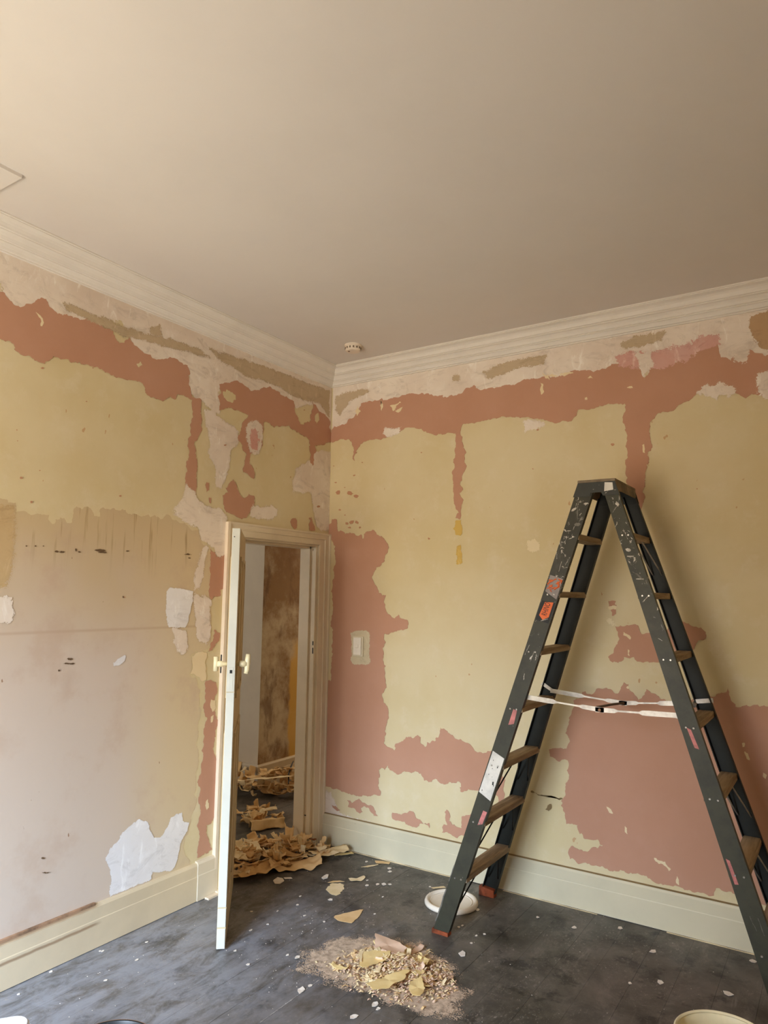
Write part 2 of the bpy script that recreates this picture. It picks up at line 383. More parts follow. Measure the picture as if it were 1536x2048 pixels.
# cornice and skirtings
CP = [(0, .0), (.133, 0), (.133, .006), (.127, .008), (.127, .012), (.12, .014), (.108, .019), (.097, .028), (.09, .04), (.088, .047), (.08, .049), (.08, .053),
      (.068, .058), (.058, .068), (.052, .078), (.05, .082), (.043, .083), (.043, .087), (.034, .092), (.026, .102), (.022, .110), (.012, .112), (.012, .118), (0, .119)]
m = MB(); m.loft([(a, -a, H-b) for a, b in CP], [(LX, -a, H-b) for a, b in CP]); m.build
tag(m.build('trim_1', M_corn), 'white moulded cornice along the top of the right wall', 'cornice', kind='structure')
m = MB(); m.loft([(a, -a, H-b) for a, b in CP], [(a, LY, H-b) for a, b in CP])
tag(m.build('trim_2', M_corn), 'white moulded cornice along the top of the left wall', 'cornice', kind='structure')
SP = [(0, .003), (.022, .003), (.022, .128), (.020, .132), (.020, .186), (.014, .197), (0, .2)]
m = MB(); m.loft([(0, -a, b) for a, b in SP], [(LX, -a, b) for a, b in SP])
skR = tag(m.build('baseboard_right', M_skR), 'pale cream skirting board under the right wall', 'skirting', kind='structure')
m = MB(); m.loft([(a, -1.135, b) for a, b in SP], [(a, LY, b) for a, b in SP])
skL = tag(m.build('baseboard_left', M_skL), 'yellow-cream skirting board with a dirty ledge under the left wall', 'skirting', kind='structure')
m = MB(); m.loft([(a*1.25, -1.0, b*1.04) for a, b in SP], [(a*1.25, -1.133, b*1.04) for a, b in SP]); tag(m.build('skirting_block', M_trim, skL), 'whiter end block beside the door frame')
m = MB(); m.box((.0, -1.765, .196), (.016, -4.5, .207)); tag(m.build('moulding_strip', simple('brown_dirty_moulding', (170, 134, 104), .7, .2, var=.3, scale=18), skL), 'brown stained strip left along the top edge')
m = MB()
for i in range(26):
    x0 = .02+i*.16; x1 = x0+.16; h0 = .1996+.0016*rb.random()**2; h1 = .1996+.0016*rb.random()**2
    m.hexa([(x0, -.0145, .1975), (x1, -.0145, .1975), (x1, -.001, .1995), (x0, -.001, .1995), (x0, -.0145, h0), (x1, -.0145, h1), (x1, -.001, .202), (x0, -.001, .202)])
o_ = m.build('open_joint', MT['crack'], skR); o_['kind'] = 'stuff'
# ragged filler at the foot of the right skirting
m = MB()
hts = [max(.0006, .0015+.006*noise.noise((i*.24, 3, 0))) for i in range(152)]
for i in range(150):
    x0 = .12+i*.027; x1 = x0+.027; a_, b_ = hts[i], hts[i+1]
    if noise.noise((x0*2.2, 8, 0)) > .12: continue
    m.hexa([(x0, -.031, 0), (x1, -.031, 0), (x1, -.0222, 0), (x0, -.0222, 0), (x0, -.024, a_), (x1, -.024, b_), (x1, -.0222, b_), (x0, -.0222, a_)])
tag(m.build('filler_crumbs', MT['cream'], skR), kind='stuff')

# ------------------------------------------------------------------ patches of paint, paper and filler on the walls
PATCHES = [
('L','tan','crisp',1,[(-2.797,2.059),(-2.599,2.065),(-2.354,2.072),(-2.323,2.069),(-2.317,2.056),(-2.284,2.06),(-2.279,2.018),(-2.245,2.027),(-2.223,2.017),(-2.178,2.022),(-2.122,2.021),(-2.11,1.985),(-2.092,1.984),(-2.089,2.005),(-2.046,2.014),(-2.029,1.992),(-2.004,1.999),(-1.999,2.041),(-1.986,2.076),(-1.927,2.082),(-1.901,2.065),(-1.888,2.04),(-1.855,2.04),(-1.857,2.078),(-1.748,2.082),(-1.644,2.074),(-1.593,2.069),(-1.526,2.081),(-1.419,2.084),(-1.354,2.054),(-1.285,2.035),(-1.202,2.005),(-1.188,1.954),(-1.125,1.924),(-1.109,1.634),(-1.091,1.517),(-1.09,1.376),(-1.127,1.349),(-1.194,1.348),(-1.232,1.325),(-1.219,1.272),(-1.237,1.222),(-1.189,1.202),(-1.175,1.159),(-1.152,1.129),(-1.146,0.965),(-1.144,0.801),(-1.151,0.615),(-1.154,0.485),(-1.181,0.444),(-1.188,0.386),(-1.217,0.347),(-1.225,0.308),(-1.201,0.254),(-1.171,0.22),(-1.163,0.093),(-1.67,0.116),(-2.203,0.103),(-2.632,0.101)]),
('L','ochre','soft',1.5,[(-2.792,2.001),(-2.437,2.04),(-2.352,2.042),(-2.29,2.044),(-2.277,1.938),(-2.276,1.806),(-2.287,1.718),(-2.298,1.685),(-2.45,1.672),(-2.762,1.649)]),
('L','white','soft',2,[(-2.934,3.079),(-2.427,3.026),(-2.402,2.955),(-2.354,2.93),(-2.329,2.93),(-2.305,2.952),(-2.255,2.99),(-2.212,3.01),(-2.148,2.959),(-2.003,2.981),(-1.917,2.997),(-1.807,3.066),(-1.752,3.017),(-1.72,2.949),(-1.591,2.902),(-1.447,2.946),(-1.345,2.92),(-1.308,2.792),(-1.235,2.772),(-1.148,2.741),(-1.087,2.731),(-1.104,2.889),(-0.958,2.948),(-0.842,2.914),(-0.721,2.971),(-0.526,2.952),(-0.407,2.928),(-0.232,2.994),(-0.133,2.937),(-0.025,2.851),(0.012,2.829),(-0.006,3.303),(-0.574,3.23),(-1.201,3.197),(-2.01,3.202),(-2.442,3.218),(-2.947,3.236)]),
('L','grey','soft',3.5,[(-1.196,3.101),(-0.983,3.112),(-0.569,3.132),(-0.254,3.132),(-0.035,3.137),(-0.028,2.942),(-0.136,3.017),(-0.298,3.003),(-0.462,3.002),(-0.599,3.035),(-0.747,3.026),(-0.905,3.02),(-1.01,3.048),(-1.105,3.051)]),
('L','grey','soft',3.5,[(-2.141,3.051),(-1.98,3.045),(-1.775,3.036),(-1.617,3.053),(-1.412,3.07),(-1.264,3.071),(-1.185,3.049),(-1.262,3.036),(-1.445,3.022),(-1.647,3.004),(-1.802,2.987),(-1.977,3.003),(-2.113,3.016)]),
('L','grey','soft',3.5,[(-1.626,3.086),(-1.561,3.122),(-1.545,3.076),(-1.577,3.049),(-1.617,3.053)]),
('L','pink','crisp',3,[(-2.924,2.962),(-2.67,2.942),(-2.424,2.983),(-2.404,2.986),(-2.382,2.962),(-2.355,2.946),(-2.33,2.946),(-2.306,2.971),(-2.272,2.988),(-2.256,3.008),(-2.236,3.028),(-2.213,3.029),(-2.188,2.996),(-2.149,2.978),(-2.104,2.994),(-2.056,2.993),(-2.005,3.001),(-1.961,3.016),(-1.918,3.007),(-1.885,2.992),(-1.844,2.984),(-1.824,2.956),(-1.802,2.942),(-1.775,2.953),(-1.753,2.979),(-1.751,3.004),(-1.721,2.97),(-1.678,2.948),(-1.636,2.936),(-1.592,2.924),(-1.546,2.932),(-1.503,2.95),(-1.449,2.969),(-1.409,2.957),(-1.346,2.943),(-1.33,2.91),(-1.337,2.855),(-1.32,2.81),(-1.277,2.779),(-1.235,2.777),(-1.24,2.723),(-1.235,2.633),(-1.253,2.553),(-1.249,2.423),(-1.245,2.296),(-1.245,2.227),(-1.318,2.229),(-1.329,2.284),(-1.318,2.348),(-1.315,2.412),(-1.324,2.499),(-1.305,2.554),(-1.306,2.644),(-1.308,2.734),(-1.306,2.76),(-1.358,2.771),(-1.415,2.771),(-1.424,2.738),(-1.459,2.746),(-1.512,2.705),(-1.562,2.71),(-1.615,2.716),(-1.63,2.748),(-1.708,2.771),(-1.784,2.764),(-1.829,2.767),(-1.888,2.775),(-1.964,2.776),(-2.019,2.781),(-2.078,2.776),(-2.157,2.77),(-2.196,2.72),(-2.235,2.725),(-2.283,2.733),(-2.319,2.736),(-2.347,2.769),(-2.379,2.773),(-2.408,2.773),(-2.656,2.775),(-2.909,2.788)]),
('L','pink','crisp',3,[(-1.105,2.91),(-0.996,2.954),(-0.959,2.97),(-0.92,2.965),(-0.843,2.936),(-0.771,2.958),(-0.722,2.99),(-0.651,3.005),(-0.583,2.996),(-0.527,2.979),(-0.461,2.971),(-0.413,2.944),(-0.4,2.885),(-0.35,2.826),(-0.232,2.876),(-0.232,3.012),(-0.187,2.998),(-0.145,2.96),(-0.069,2.944),(-0.015,2.916),(0,2.83),(0.003,2.76),(-0.079,2.73),(-0.186,2.71),(-0.188,2.6),(-0.203,2.559),(-0.232,2.593),(-0.236,2.701),(-0.276,2.75),(-0.384,2.76),(-0.498,2.778),(-0.562,2.761),(-0.649,2.763),(-0.711,2.766),(-0.739,2.666),(-0.713,2.613),(-0.822,2.532),(-0.828,2.474),(-0.787,2.446),(-0.784,2.383),(-0.878,2.41),(-0.868,2.474),(-0.889,2.545),(-0.931,2.6),(-0.916,2.659),(-0.882,2.742),(-0.853,2.777),(-0.97,2.779),(-1.061,2.764),(-1.097,2.75)]),
('L','yellow','crisp',4,[(-1.075,2.871),(-1.047,2.891),(-1.009,2.882),(-0.971,2.876),(-0.965,2.846),(-0.993,2.82),(-1.031,2.821),(-1.065,2.837)]),
('L','yellow','crisp',4,[(-0.189,2.925),(-0.156,2.947),(-0.143,2.899),(-0.17,2.864),(-0.193,2.881)]),
('L','yellow','crisp',4,[(-1.695,2.864),(-1.671,2.884),(-1.657,2.869),(-1.678,2.849)]),
('L','cream','crisp',4,[(-2.257,2.95),(-2.234,2.941),(-2.215,2.914),(-2.221,2.893),(-2.23,2.892),(-2.227,2.915),(-2.243,2.933)]),
('L','pink','crisp',3,[(-0.964,2.357),(-0.923,2.301),(-0.896,2.265),(-0.848,2.258),(-0.774,2.277),(-0.771,2.217),(-0.812,2.163),(-0.85,2.131),(-0.897,2.126),(-1.007,2.149),(-1.034,2.194),(-1.041,2.247),(-0.997,2.27),(-1.019,2.295),(-0.984,2.333)]),
('L','pink','crisp',3,[(-1.17,2.309),(-1.151,2.306),(-1.152,2.265),(-1.167,2.251),(-1.176,2.276)]),
('L','pink','crisp',3,[(-1.15,2.221),(-1.13,2.221),(-1.132,2.188),(-1.144,2.193)]),
('L','pink','crisp',3,[(-0.414,2.167),(-0.374,2.178),(-0.358,2.166),(-0.355,2.112),(-0.391,2.109),(-0.413,2.13),(-0.424,2.149)]),
('L','pink','crisp',3,[(-0.231,2.191),(-0.204,2.201),(-0.192,2.174),(-0.163,2.142),(-0.157,2.111),(-0.222,2.109),(-0.23,2.15)]),
('L','pink','crisp',3,[(-1.122,1.927),(-1.081,1.906),(-1.072,1.883),(-1.041,1.894),(-0.988,1.888),(-0.985,1.758),(-1.003,1.713),(-1.03,1.69),(-1.024,1.655),(-1.075,1.655),(-1.101,1.629),(-1.114,1.654),(-1.112,1.755)]),
('L','pink','crisp',3,[(-1.064,1.462),(-1.016,1.438),(-1.022,1.395),(-1.052,1.379),(-1.073,1.343),(-1.107,1.34),(-1.091,1.381),(-1.07,1.426)]),
('L','pink','crisp',3,[(-1.12,1.159),(-1.11,1.178),(-1.036,1.163),(-1.021,1.108),(-1.042,1.065),(-1.055,1.013),(-1.03,0.991),(-1.001,0.945),(-1.003,0.917),(-1.025,0.892),(-1.03,0.851),(-1.029,0.765),(-1.002,0.694),(-0.991,0.568),(-1.006,0.418),(-1.064,0.381),(-1.058,0.331),(-1.032,0.273),(-1.007,0.231),(-1.067,0.232),(-1.092,0.223),(-1.121,0.221),(-1.121,0.279),(-1.122,0.43),(-1.121,0.595),(-1.109,0.779),(-1.107,0.932),(-1.107,1.07)]),
('L','cream','crisp',4,[(-1.066,1.07),(-1.034,1.058),(-1.028,1.016),(-1.05,0.996),(-1.071,1.032)]),
('L','cream','crisp',4,[(-1.064,0.97),(-1.045,0.979),(-1.047,0.943),(-1.062,0.939)]),
('L','cream','crisp',4,[(-1.075,0.51),(-1.061,0.52),(-1.051,0.472),(-1.065,0.462),(-1.078,0.486)]),
('L','white','soft',2,[(-1.352,3.044),(-1.109,3.118),(-1.105,2.91),(-1.095,2.729),(-1.148,2.735),(-1.235,2.772),(-1.277,2.773),(-1.32,2.804),(-1.337,2.855),(-1.33,2.91)]),
('L','white','soft',2.2,[(-1.214,2.732),(-1.148,2.735),(-1.078,2.702),(-0.925,2.66),(-0.938,2.571),(-0.986,2.531),(-0.997,2.422),(-1.025,2.327),(-1.063,2.289),(-1.103,2.295),(-1.11,2.419),(-1.172,2.483),(-1.157,2.56),(-1.201,2.64)]),
('L','white','soft',3.6,[(-1.321,2.277),(-1.253,2.237),(-1.225,2.198),(-1.155,2.171),(-1.056,2.164),(-0.997,2.12),(-0.985,2.046),(-0.985,1.897),(-1.025,1.883),(-1.072,1.883),(-1.09,1.926),(-1.193,1.977),(-1.223,2.038),(-1.308,2.061),(-1.388,2.095),(-1.401,2.135),(-1.351,2.183),(-1.333,2.227)]),
('L','white','soft',3.6,[(-0.833,2.74),(-0.78,2.761),(-0.724,2.74),(-0.716,2.677),(-0.726,2.594),(-0.746,2.548),(-0.8,2.533),(-0.833,2.559),(-0.862,2.616),(-0.866,2.695)]),
('L','pinkpale','soft',4,[(-0.821,2.682),(-0.786,2.705),(-0.758,2.685),(-0.75,2.622),(-0.771,2.576),(-0.811,2.569),(-0.835,2.615)]),
('L','white','soft',2.5,[(-0.195,2.655),(-0.095,2.691),(0.005,2.691),(0.026,2.13),(-0.089,2.113),(-0.147,2.151),(-0.171,2.201),(-0.198,2.32),(-0.222,2.37),(-0.329,2.356),(-0.407,2.353),(-0.416,2.423),(-0.378,2.513),(-0.275,2.575),(-0.221,2.598)]),
('L','white','soft',3.6,[(-0.806,2.204),(-0.748,2.223),(-0.707,2.212),(-0.661,2.223),(-0.6,2.236),(-0.556,2.219),(-0.564,2.179),(-0.596,2.149),(-0.749,2.135),(-0.803,2.154)]),
('L','white','soft',2.2,[(-1.161,1.945),(-1.137,1.932),(-1.156,1.859),(-1.166,1.773),(-1.199,1.693),(-1.236,1.687),(-1.226,1.771),(-1.201,1.857),(-1.183,1.929)]),
('L','bright','soft',3.6,[(-1.399,1.701),(-1.235,1.682),(-1.239,1.618),(-1.256,1.549),(-1.277,1.478),(-1.351,1.485),(-1.399,1.484),(-1.421,1.567),(-1.425,1.634),(-1.424,1.677)]),
('L','white','soft',3.7,[(-1.227,1.665),(-1.144,1.654),(-1.097,1.62),(-1.102,1.58),(-1.095,1.396),(-1.121,1.38),(-1.178,1.397),(-1.201,1.464),(-1.216,1.542),(-1.231,1.604)]),
('L','white','soft',3.7,[(-1.375,1.481),(-1.28,1.467),(-1.254,1.384),(-1.259,1.357),(-1.3,1.332),(-1.337,1.361),(-1.354,1.416)]),
('L','bright','soft',3.6,[(-1.714,0.385),(-1.691,0.427),(-1.648,0.453),(-1.629,0.483),(-1.578,0.508),(-1.531,0.525),(-1.471,0.503),(-1.452,0.449),(-1.424,0.407),(-1.378,0.4),(-1.342,0.443),(-1.318,0.485),(-1.247,0.494),(-1.233,0.439),(-1.19,0.426),(-1.202,0.384),(-1.241,0.345),(-1.257,0.27),(-1.29,0.207),(-1.357,0.219),(-1.426,0.238),(-1.43,0.205),(-1.617,0.204),(-1.676,0.201),(-1.682,0.239),(-1.673,0.273),(-1.686,0.342)]),
('L','white','soft',3.6,[(-2.407,1.656),(-2.277,1.648),(-2.263,1.598),(-2.261,1.544),(-2.282,1.529),(-2.398,1.534)]),
('L','bright','soft',3.6,[(-1.735,1.321),(-1.698,1.343),(-1.664,1.353),(-1.656,1.335),(-1.69,1.31),(-1.728,1.301)]),
('L','cream','crisp',3.4,[(-1.225,1.322),(-1.186,1.336),(-1.145,1.342),(-1.115,1.332),(-1.11,1.186),(-1.147,1.179),(-1.186,1.21),(-1.23,1.224),(-1.215,1.272)]),
('R','white','soft',2,[(-0.018,3.459),(0.967,3.401),(2.459,3.379),(2.82,3.376),(3.217,3.38),(3.187,2.806),(2.852,2.863),(2.752,2.906),(2.719,2.944),(2.628,2.887),(2.568,2.96),(2.53,2.999),(2.468,2.977),(2.326,2.928),(2.207,2.928),(2.2,2.857),(2.178,2.918),(2.149,2.952),(1.978,2.944),(1.719,2.955),(1.518,2.955),(1.208,2.943),(1.085,2.967),(0.958,2.938),(0.747,2.975),(0.573,2.978),(0.41,2.979),(0.304,2.971),(0.246,2.918),(0.169,2.855),(0.082,2.81),(0.001,2.8)]),
('R','pink','crisp',3,[(-0.009,2.812),(0.004,2.852),(0.097,2.885),(0.185,2.918),(0.236,2.973),(0.282,3.021),(0.409,3.018),(0.573,3.016),(0.644,3.031),(0.746,3.016),(0.869,2.985),(0.958,2.965),(1.042,2.973),(1.085,3.007),(1.145,3.017),(1.208,2.979),(1.328,2.977),(1.444,2.988),(1.519,2.995),(1.63,3.003),(1.719,2.989),(1.789,3.008),(1.893,2.991),(1.979,2.986),(2.028,3.007),(2.109,3.005),(2.15,2.995),(2.173,2.945),(2.191,2.899),(2.203,2.957),(2.28,2.959),(2.343,2.954),(2.417,2.978),(2.461,3.012),(2.478,3.056),(2.538,3.062),(2.57,3.022),(2.582,2.949),(2.629,2.922),(2.646,2.979),(2.687,2.963),(2.72,2.968),(2.738,2.949),(2.801,2.924),(3.192,2.905),(3.174,2.562),(2.844,2.682),(2.778,2.699),(2.745,2.719),(2.718,2.731),(2.691,2.711),(2.651,2.741),(2.57,2.76),(2.498,2.771),(2.433,2.747),(2.379,2.724),(2.319,2.691),(2.243,2.675),(2.218,2.647),(2.211,2.566),(2.214,2.482),(2.204,2.419),(2.179,2.357),(2.163,2.26),(2.161,2.186),(2.136,2.148),(2.115,2.188),(2.098,2.248),(2.08,2.297),(2.077,2.396),(2.088,2.494),(2.08,2.63),(2.081,2.768),(2.023,2.773),(1.94,2.775),(1.812,2.766),(1.802,2.731),(1.715,2.712),(1.645,2.714),(1.564,2.746),(1.478,2.763),(1.363,2.777),(1.208,2.774),(1.064,2.772),(1.067,2.634),(1.075,2.559),(1.064,2.447),(1.061,2.257),(1.043,2.156),(1.011,2.167),(1,2.261),(0.996,2.374),(1.003,2.487),(0.996,2.547),(1.014,2.64),(1.01,2.716),(0.915,2.717),(0.829,2.736),(0.76,2.775),(0.6,2.783),(0.484,2.747),(0.389,2.747),(0.288,2.737),(0.229,2.678),(0.218,2.608),(0.189,2.725),(0.113,2.777),(0.034,2.764),(-0.016,2.765)]),
('R','pink','crisp',3,[(0.027,2.206),(0.071,2.2),(0.082,2.118),(0.148,2.094),(0.289,2.082),(0.298,2.055),(0.306,2.089),(0.343,2.105),(0.409,2.089),(0.45,2.07),(0.487,2.035),(0.512,1.987),(0.481,1.931),(0.446,1.867),(0.398,1.827),(0.378,1.793),(0.399,1.75),(0.437,1.686),(0.493,1.673),(0.478,1.623),(0.507,1.555),(0.554,1.523),(0.593,1.547),(0.666,1.51),(0.667,1.465),(0.61,1.447),(0.556,1.429),(0.489,1.419),(0.498,1.364),(0.471,1.32),(0.476,1.242),(0.501,1.208),(0.506,1.089),(0.505,0.957),(0.518,0.85),(0.5,0.794),(0.493,0.717),(0.575,0.677),(0.578,0.715),(0.631,0.743),(0.683,0.777),(0.771,0.781),(0.801,0.727),(0.843,0.762),(0.9,0.806),(0.91,0.858),(0.953,0.845),(1.012,0.804),(1.117,0.781),(1.16,0.742),(1.229,0.757),(1.316,0.745),(1.319,0.66),(1.344,0.607),(1.34,0.522),(1.318,0.467),(1.292,0.509),(1.245,0.527),(1.16,0.519),(1.104,0.519),(1.053,0.494),(1.046,0.551),(0.978,0.541),(0.937,0.52),(0.895,0.534),(0.795,0.526),(0.773,0.562),(0.733,0.571),(0.67,0.559),(0.596,0.53),(0.542,0.55),(0.522,0.579),(0.457,0.538),(0.459,0.454),(0.472,0.381),(0.405,0.37),(0.318,0.35),(0.208,0.355),(0.108,0.365),(0.061,0.371),(-0.025,0.377),(0,1.285),(-0.008,2.164)]),
('R','yellow','crisp',4,[(0.017,2.063),(0.045,2.037),(0.05,1.843),(0.047,1.633),(0.062,1.426),(0.051,1.185),(0.05,1.076),(-0.002,1.072),(-0.001,1.632),(-0.001,2.064)]),
('R','pink','crisp',3,[(0.209,0.31),(0.247,0.297),(0.279,0.321),(0.331,0.314),(0.371,0.305),(0.423,0.294),(0.439,0.26),(0.455,0.25),(0.424,0.245),(0.408,0.261),(0.383,0.288),(0.344,0.294),(0.32,0.277),(0.336,0.255),(0.313,0.241),(0.28,0.258),(0.247,0.265),(0.215,0.269)]),
('R','pink','crisp',3,[(0.081,0.256),(0.115,0.256),(0.153,0.236),(0.124,0.225),(0.09,0.242)]),
('R','pink','crisp',3,[(0.565,0.291),(0.636,0.291),(0.725,0.318),(0.761,0.282),(0.836,0.275),(0.837,0.245),(0.715,0.229),(0.566,0.254)]),
('R','pink','crisp',3,[(0.955,0.375),(0.972,0.311),(1.023,0.288),(1.06,0.286),(1.064,0.356),(1.13,0.385),(1.163,0.35),(1.147,0.239),(1.047,0.24),(0.924,0.235),(0.962,0.288),(0.948,0.336)]),
('R','pink','crisp',3,[(1.964,1.659),(2.005,1.659),(2.004,1.588),(1.982,1.577),(1.971,1.615)]),
('R','cream','crisp',4,[(1.963,1.626),(2.01,1.629),(2.007,1.616),(1.966,1.612)]),
('R','pink','crisp',3,[(1.997,1.52),(2.045,1.522),(2.08,1.531),(2.127,1.509),(2.137,1.485),(2.176,1.492),(2.258,1.506),(2.349,1.559),(2.383,1.542),(2.435,1.531),(2.458,1.509),(2.421,1.464),(2.398,1.416),(2.328,1.359),(2.222,1.339),(2.166,1.341),(2.109,1.337),(2.094,1.36),(2.041,1.357),(2.027,1.332),(1.981,1.324),(1.955,1.352),(1.977,1.37),(1.994,1.408),(2.019,1.456),(2.012,1.493)]),
('R','cream','crisp',4,[(2.044,1.492),(2.081,1.466),(2.078,1.453),(2.041,1.476)]),
('R','pink','crisp',3,[(1.757,1.1),(1.843,1.143),(1.876,1.154),(1.921,1.177),(1.943,1.186),(1.964,1.18),(1.98,1.165),(2.004,1.159),(2.021,1.195),(2.038,1.223),(2.064,1.215),(2.066,1.183),(2.089,1.167),(2.112,1.135),(2.133,1.155),(2.155,1.196),(2.177,1.177),(2.22,1.155),(2.321,1.141),(2.477,1.183),(2.497,1.199),(2.536,1.21),(2.551,1.238),(2.554,1.204),(2.567,1.168),(2.582,1.145),(2.622,1.154),(2.647,1.152),(2.726,1.159),(3.1,1.157),(3.052,0.231),(2.695,0.228),(2.621,0.238),(2.558,0.244),(2.5,0.249),(2.46,0.257),(2.45,0.219),(2.327,0.217),(2.222,0.22),(2.136,0.233),(1.956,0.227),(1.803,0.241),(1.723,0.243),(1.73,0.313),(1.791,0.306),(1.841,0.324),(1.906,0.352),(1.781,0.386),(1.768,0.431),(1.706,0.425),(1.696,0.487),(1.676,0.519),(1.697,0.57),(1.704,0.641),(1.724,0.68),(1.725,0.739),(1.68,0.763),(1.616,0.779),(1.61,0.814),(1.713,0.832),(1.708,0.916),(1.729,0.968),(1.747,1.041),(1.762,1.078)]),
('R','cream','crisp',4,[(2.056,1.204),(2.066,1.199),(2.061,1.188),(2.05,1.193)]),
('R','cream','crisp',4,[(1.927,0.56),(1.953,0.547),(1.963,0.525),(1.947,0.525)]),
('R','cream','crisp',4,[(2.025,0.472),(2.035,0.464),(2.037,0.433),(2.024,0.441)]),
('R','cream','crisp',4,[(2.169,0.341),(2.223,0.333),(2.251,0.302),(2.241,0.29),(2.212,0.318),(2.171,0.332)]),
('R','cream','crisp',4,[(2.604,0.971),(2.617,0.973),(2.615,0.955),(2.605,0.952)]),
('R','cream','crisp',4,[(2.614,0.934),(2.629,0.924),(2.636,0.894),(2.623,0.897)]),
('R','cream','crisp',4,[(2.691,0.842),(2.708,0.833),(2.7,0.813),(2.69,0.823)]),
('R','cream','crisp',4,[(2.279,0.274),(2.288,0.257),(2.287,0.232),(2.275,0.239)]),
('R','cream','crisp',4,[(2.063,1.399),(2.071,1.396),(2.071,1.364),(2.063,1.369)]),
('R','cream','crisp',4,[(1.599,3.026),(1.624,3.001),(1.633,3.012),(1.645,2.973),(1.617,2.986)]),
('R','cream','crisp',4,[(1.582,2.967),(1.604,2.954),(1.607,2.901),(1.591,2.888),(1.582,2.92)]),
('R','cream','crisp',4,[(1.707,2.997),(1.786,2.999),(1.789,2.99),(1.713,2.983)]),
('R','cream','crisp',4,[(1.63,3),(1.661,3.007),(1.701,2.988),(1.67,2.987)]),
('R','cream','crisp',4,[(0.505,2.966),(0.585,2.987),(0.597,2.975),(0.53,2.928)]),
('R','cream','crisp',4,[(0.546,2.925),(0.61,2.945),(0.586,2.913)]),
('R','cream','crisp',4,[(1.854,2.832),(1.866,2.836),(1.869,2.818),(1.854,2.82)]),
('R','cream','crisp',4,[(0.43,3.019),(0.447,2.988),(0.439,2.939),(0.426,2.977)]),
('R','cream','crisp',4,[(0.235,3.002),(0.262,2.963),(0.232,2.93),(0.214,2.969)]),
('R','cream','crisp',4,[(2.094,2.856),(2.122,2.863),(2.127,2.851)]),
('R','cream','crisp',4,[(1.871,2.949),(1.892,2.958),(1.903,2.941)]),
('R','cream','crisp',4,[(2.17,2.52),(2.178,2.525),(2.182,2.474),(2.171,2.478)]),
('R','white','soft',3.6,[(2.461,2.776),(2.494,2.807),(2.548,2.805),(2.573,2.825),(2.596,2.803),(2.638,2.777),(2.651,2.749),(2.617,2.729),(2.57,2.747),(2.55,2.731),(2.517,2.749),(2.473,2.761)]),
('R','white','soft',3.6,[(2.752,2.834),(2.784,2.842),(2.85,2.824),(2.844,2.669),(2.778,2.691),(2.748,2.735),(2.743,2.796)]),
('R','white','soft',3.6,[(0.454,2.814),(0.588,2.798),(0.588,2.757),(0.528,2.756),(0.476,2.745),(0.459,2.775)]),
('R','pinkpale','soft',3.5,[(2.037,3.053),(2.116,3.065),(2.224,3.04),(2.33,3.05),(2.433,3.051),(2.484,3.086),(2.572,3.074),(2.58,3.018),(2.481,3.008),(2.417,2.958),(2.279,2.936),(2.119,2.971),(2.058,2.99)]),
('R','white','soft',3.6,[(2.138,3.056),(2.224,3.04),(2.249,2.964),(2.207,2.928),(2.193,2.896),(2.18,2.918),(2.163,2.984)]),
('R','white','soft',2.5,[(1.478,2.744),(1.516,2.746),(1.579,2.729),(1.61,2.709),(1.579,2.689),(1.531,2.682),(1.483,2.672)]),
('R','grey','soft',3.5,[(1.208,3.09),(1.322,3.126),(1.52,3.134),(1.631,3.13),(1.599,3.08),(1.455,3.082),(1.321,3.049),(1.236,3.043)]),
('R','grey','soft',3.5,[(2.061,3.114),(2.146,3.151),(2.307,3.143),(2.284,3.096),(2.171,3.088),(2.089,3.085)]),
('R','grey','soft',3.5,[(0.029,3.094),(0.118,3.118),(0.293,3.118),(0.336,3.093),(0.164,3.049),(0.078,2.957),(0.041,2.992)]),
('R','grey','soft',3.5,[(0.987,3.102),(1.041,3.1),(1.034,3.061),(0.991,3.061)]),
('R','tanpatch','soft',3.5,[(2.728,3.147),(2.888,3.167),(2.944,2.951),(2.855,2.936),(2.78,2.955),(2.745,3.014),(2.725,3.086)]),
('R','white','soft',3.6,[(2.584,3.127),(2.715,3.123),(2.722,3.019),(2.72,2.952),(2.694,2.895),(2.648,2.919),(2.615,2.984),(2.581,3.045)]),
('R','cream','soft',2.5,[(1.493,2.009),(1.54,2.017),(1.568,1.992),(1.57,1.951),(1.514,1.94),(1.493,1.959)]),
('R','ochrelight','crisp',2.6,[(1.011,2.148),(1.054,2.149),(1.058,2.063),(1.015,2.058)]),
('R','ochrelight','soft',2.6,[(1.019,1.988),(1.054,1.994),(1.058,1.88),(1.023,1.874)]),
('R','cream','soft',3.6,[(1.948,1.57),(1.976,1.56),(2.008,1.526),(1.983,1.525),(1.951,1.543)]),
('R','white','soft',3.6,[(2.675,0.259),(2.738,0.265),(2.733,0.152),(2.68,0.17)]),
('R','white','soft',2.2,[(-0.024,0.344),(0.071,0.336),(0.097,0.292),(0.15,0.219),(0.233,0.205),(0.393,0.202),(0.233,0.186),(-0.019,0.181)]),
('R','switchpaint','soft',3.6,[(0.212,1.411),(0.262,1.43),(0.348,1.433),(0.369,1.411),(0.368,1.272),(0.377,1.226),(0.361,1.209),(0.234,1.2),(0.216,1.229),(0.222,1.331)]),
('R','pinkdull','crisp',3,[(0.064,2.466),(0.06,2.462),(0.052,2.462),(0.041,2.468),(0.049,2.471),(0.061,2.471)]),
('R','pinkdull','crisp',3,[(0.095,2.392),(0.088,2.377),(0.066,2.38),(0.053,2.395),(0.07,2.406),(0.092,2.406)]),
('R','pinkdull','crisp',3,[(0.211,2.377),(0.194,2.364),(0.168,2.37),(0.156,2.381),(0.164,2.397),(0.193,2.389)]),
('R','pinkdull','crisp',3,[(0.259,2.356),(0.246,2.343),(0.222,2.349),(0.21,2.359),(0.225,2.368),(0.245,2.364)]),
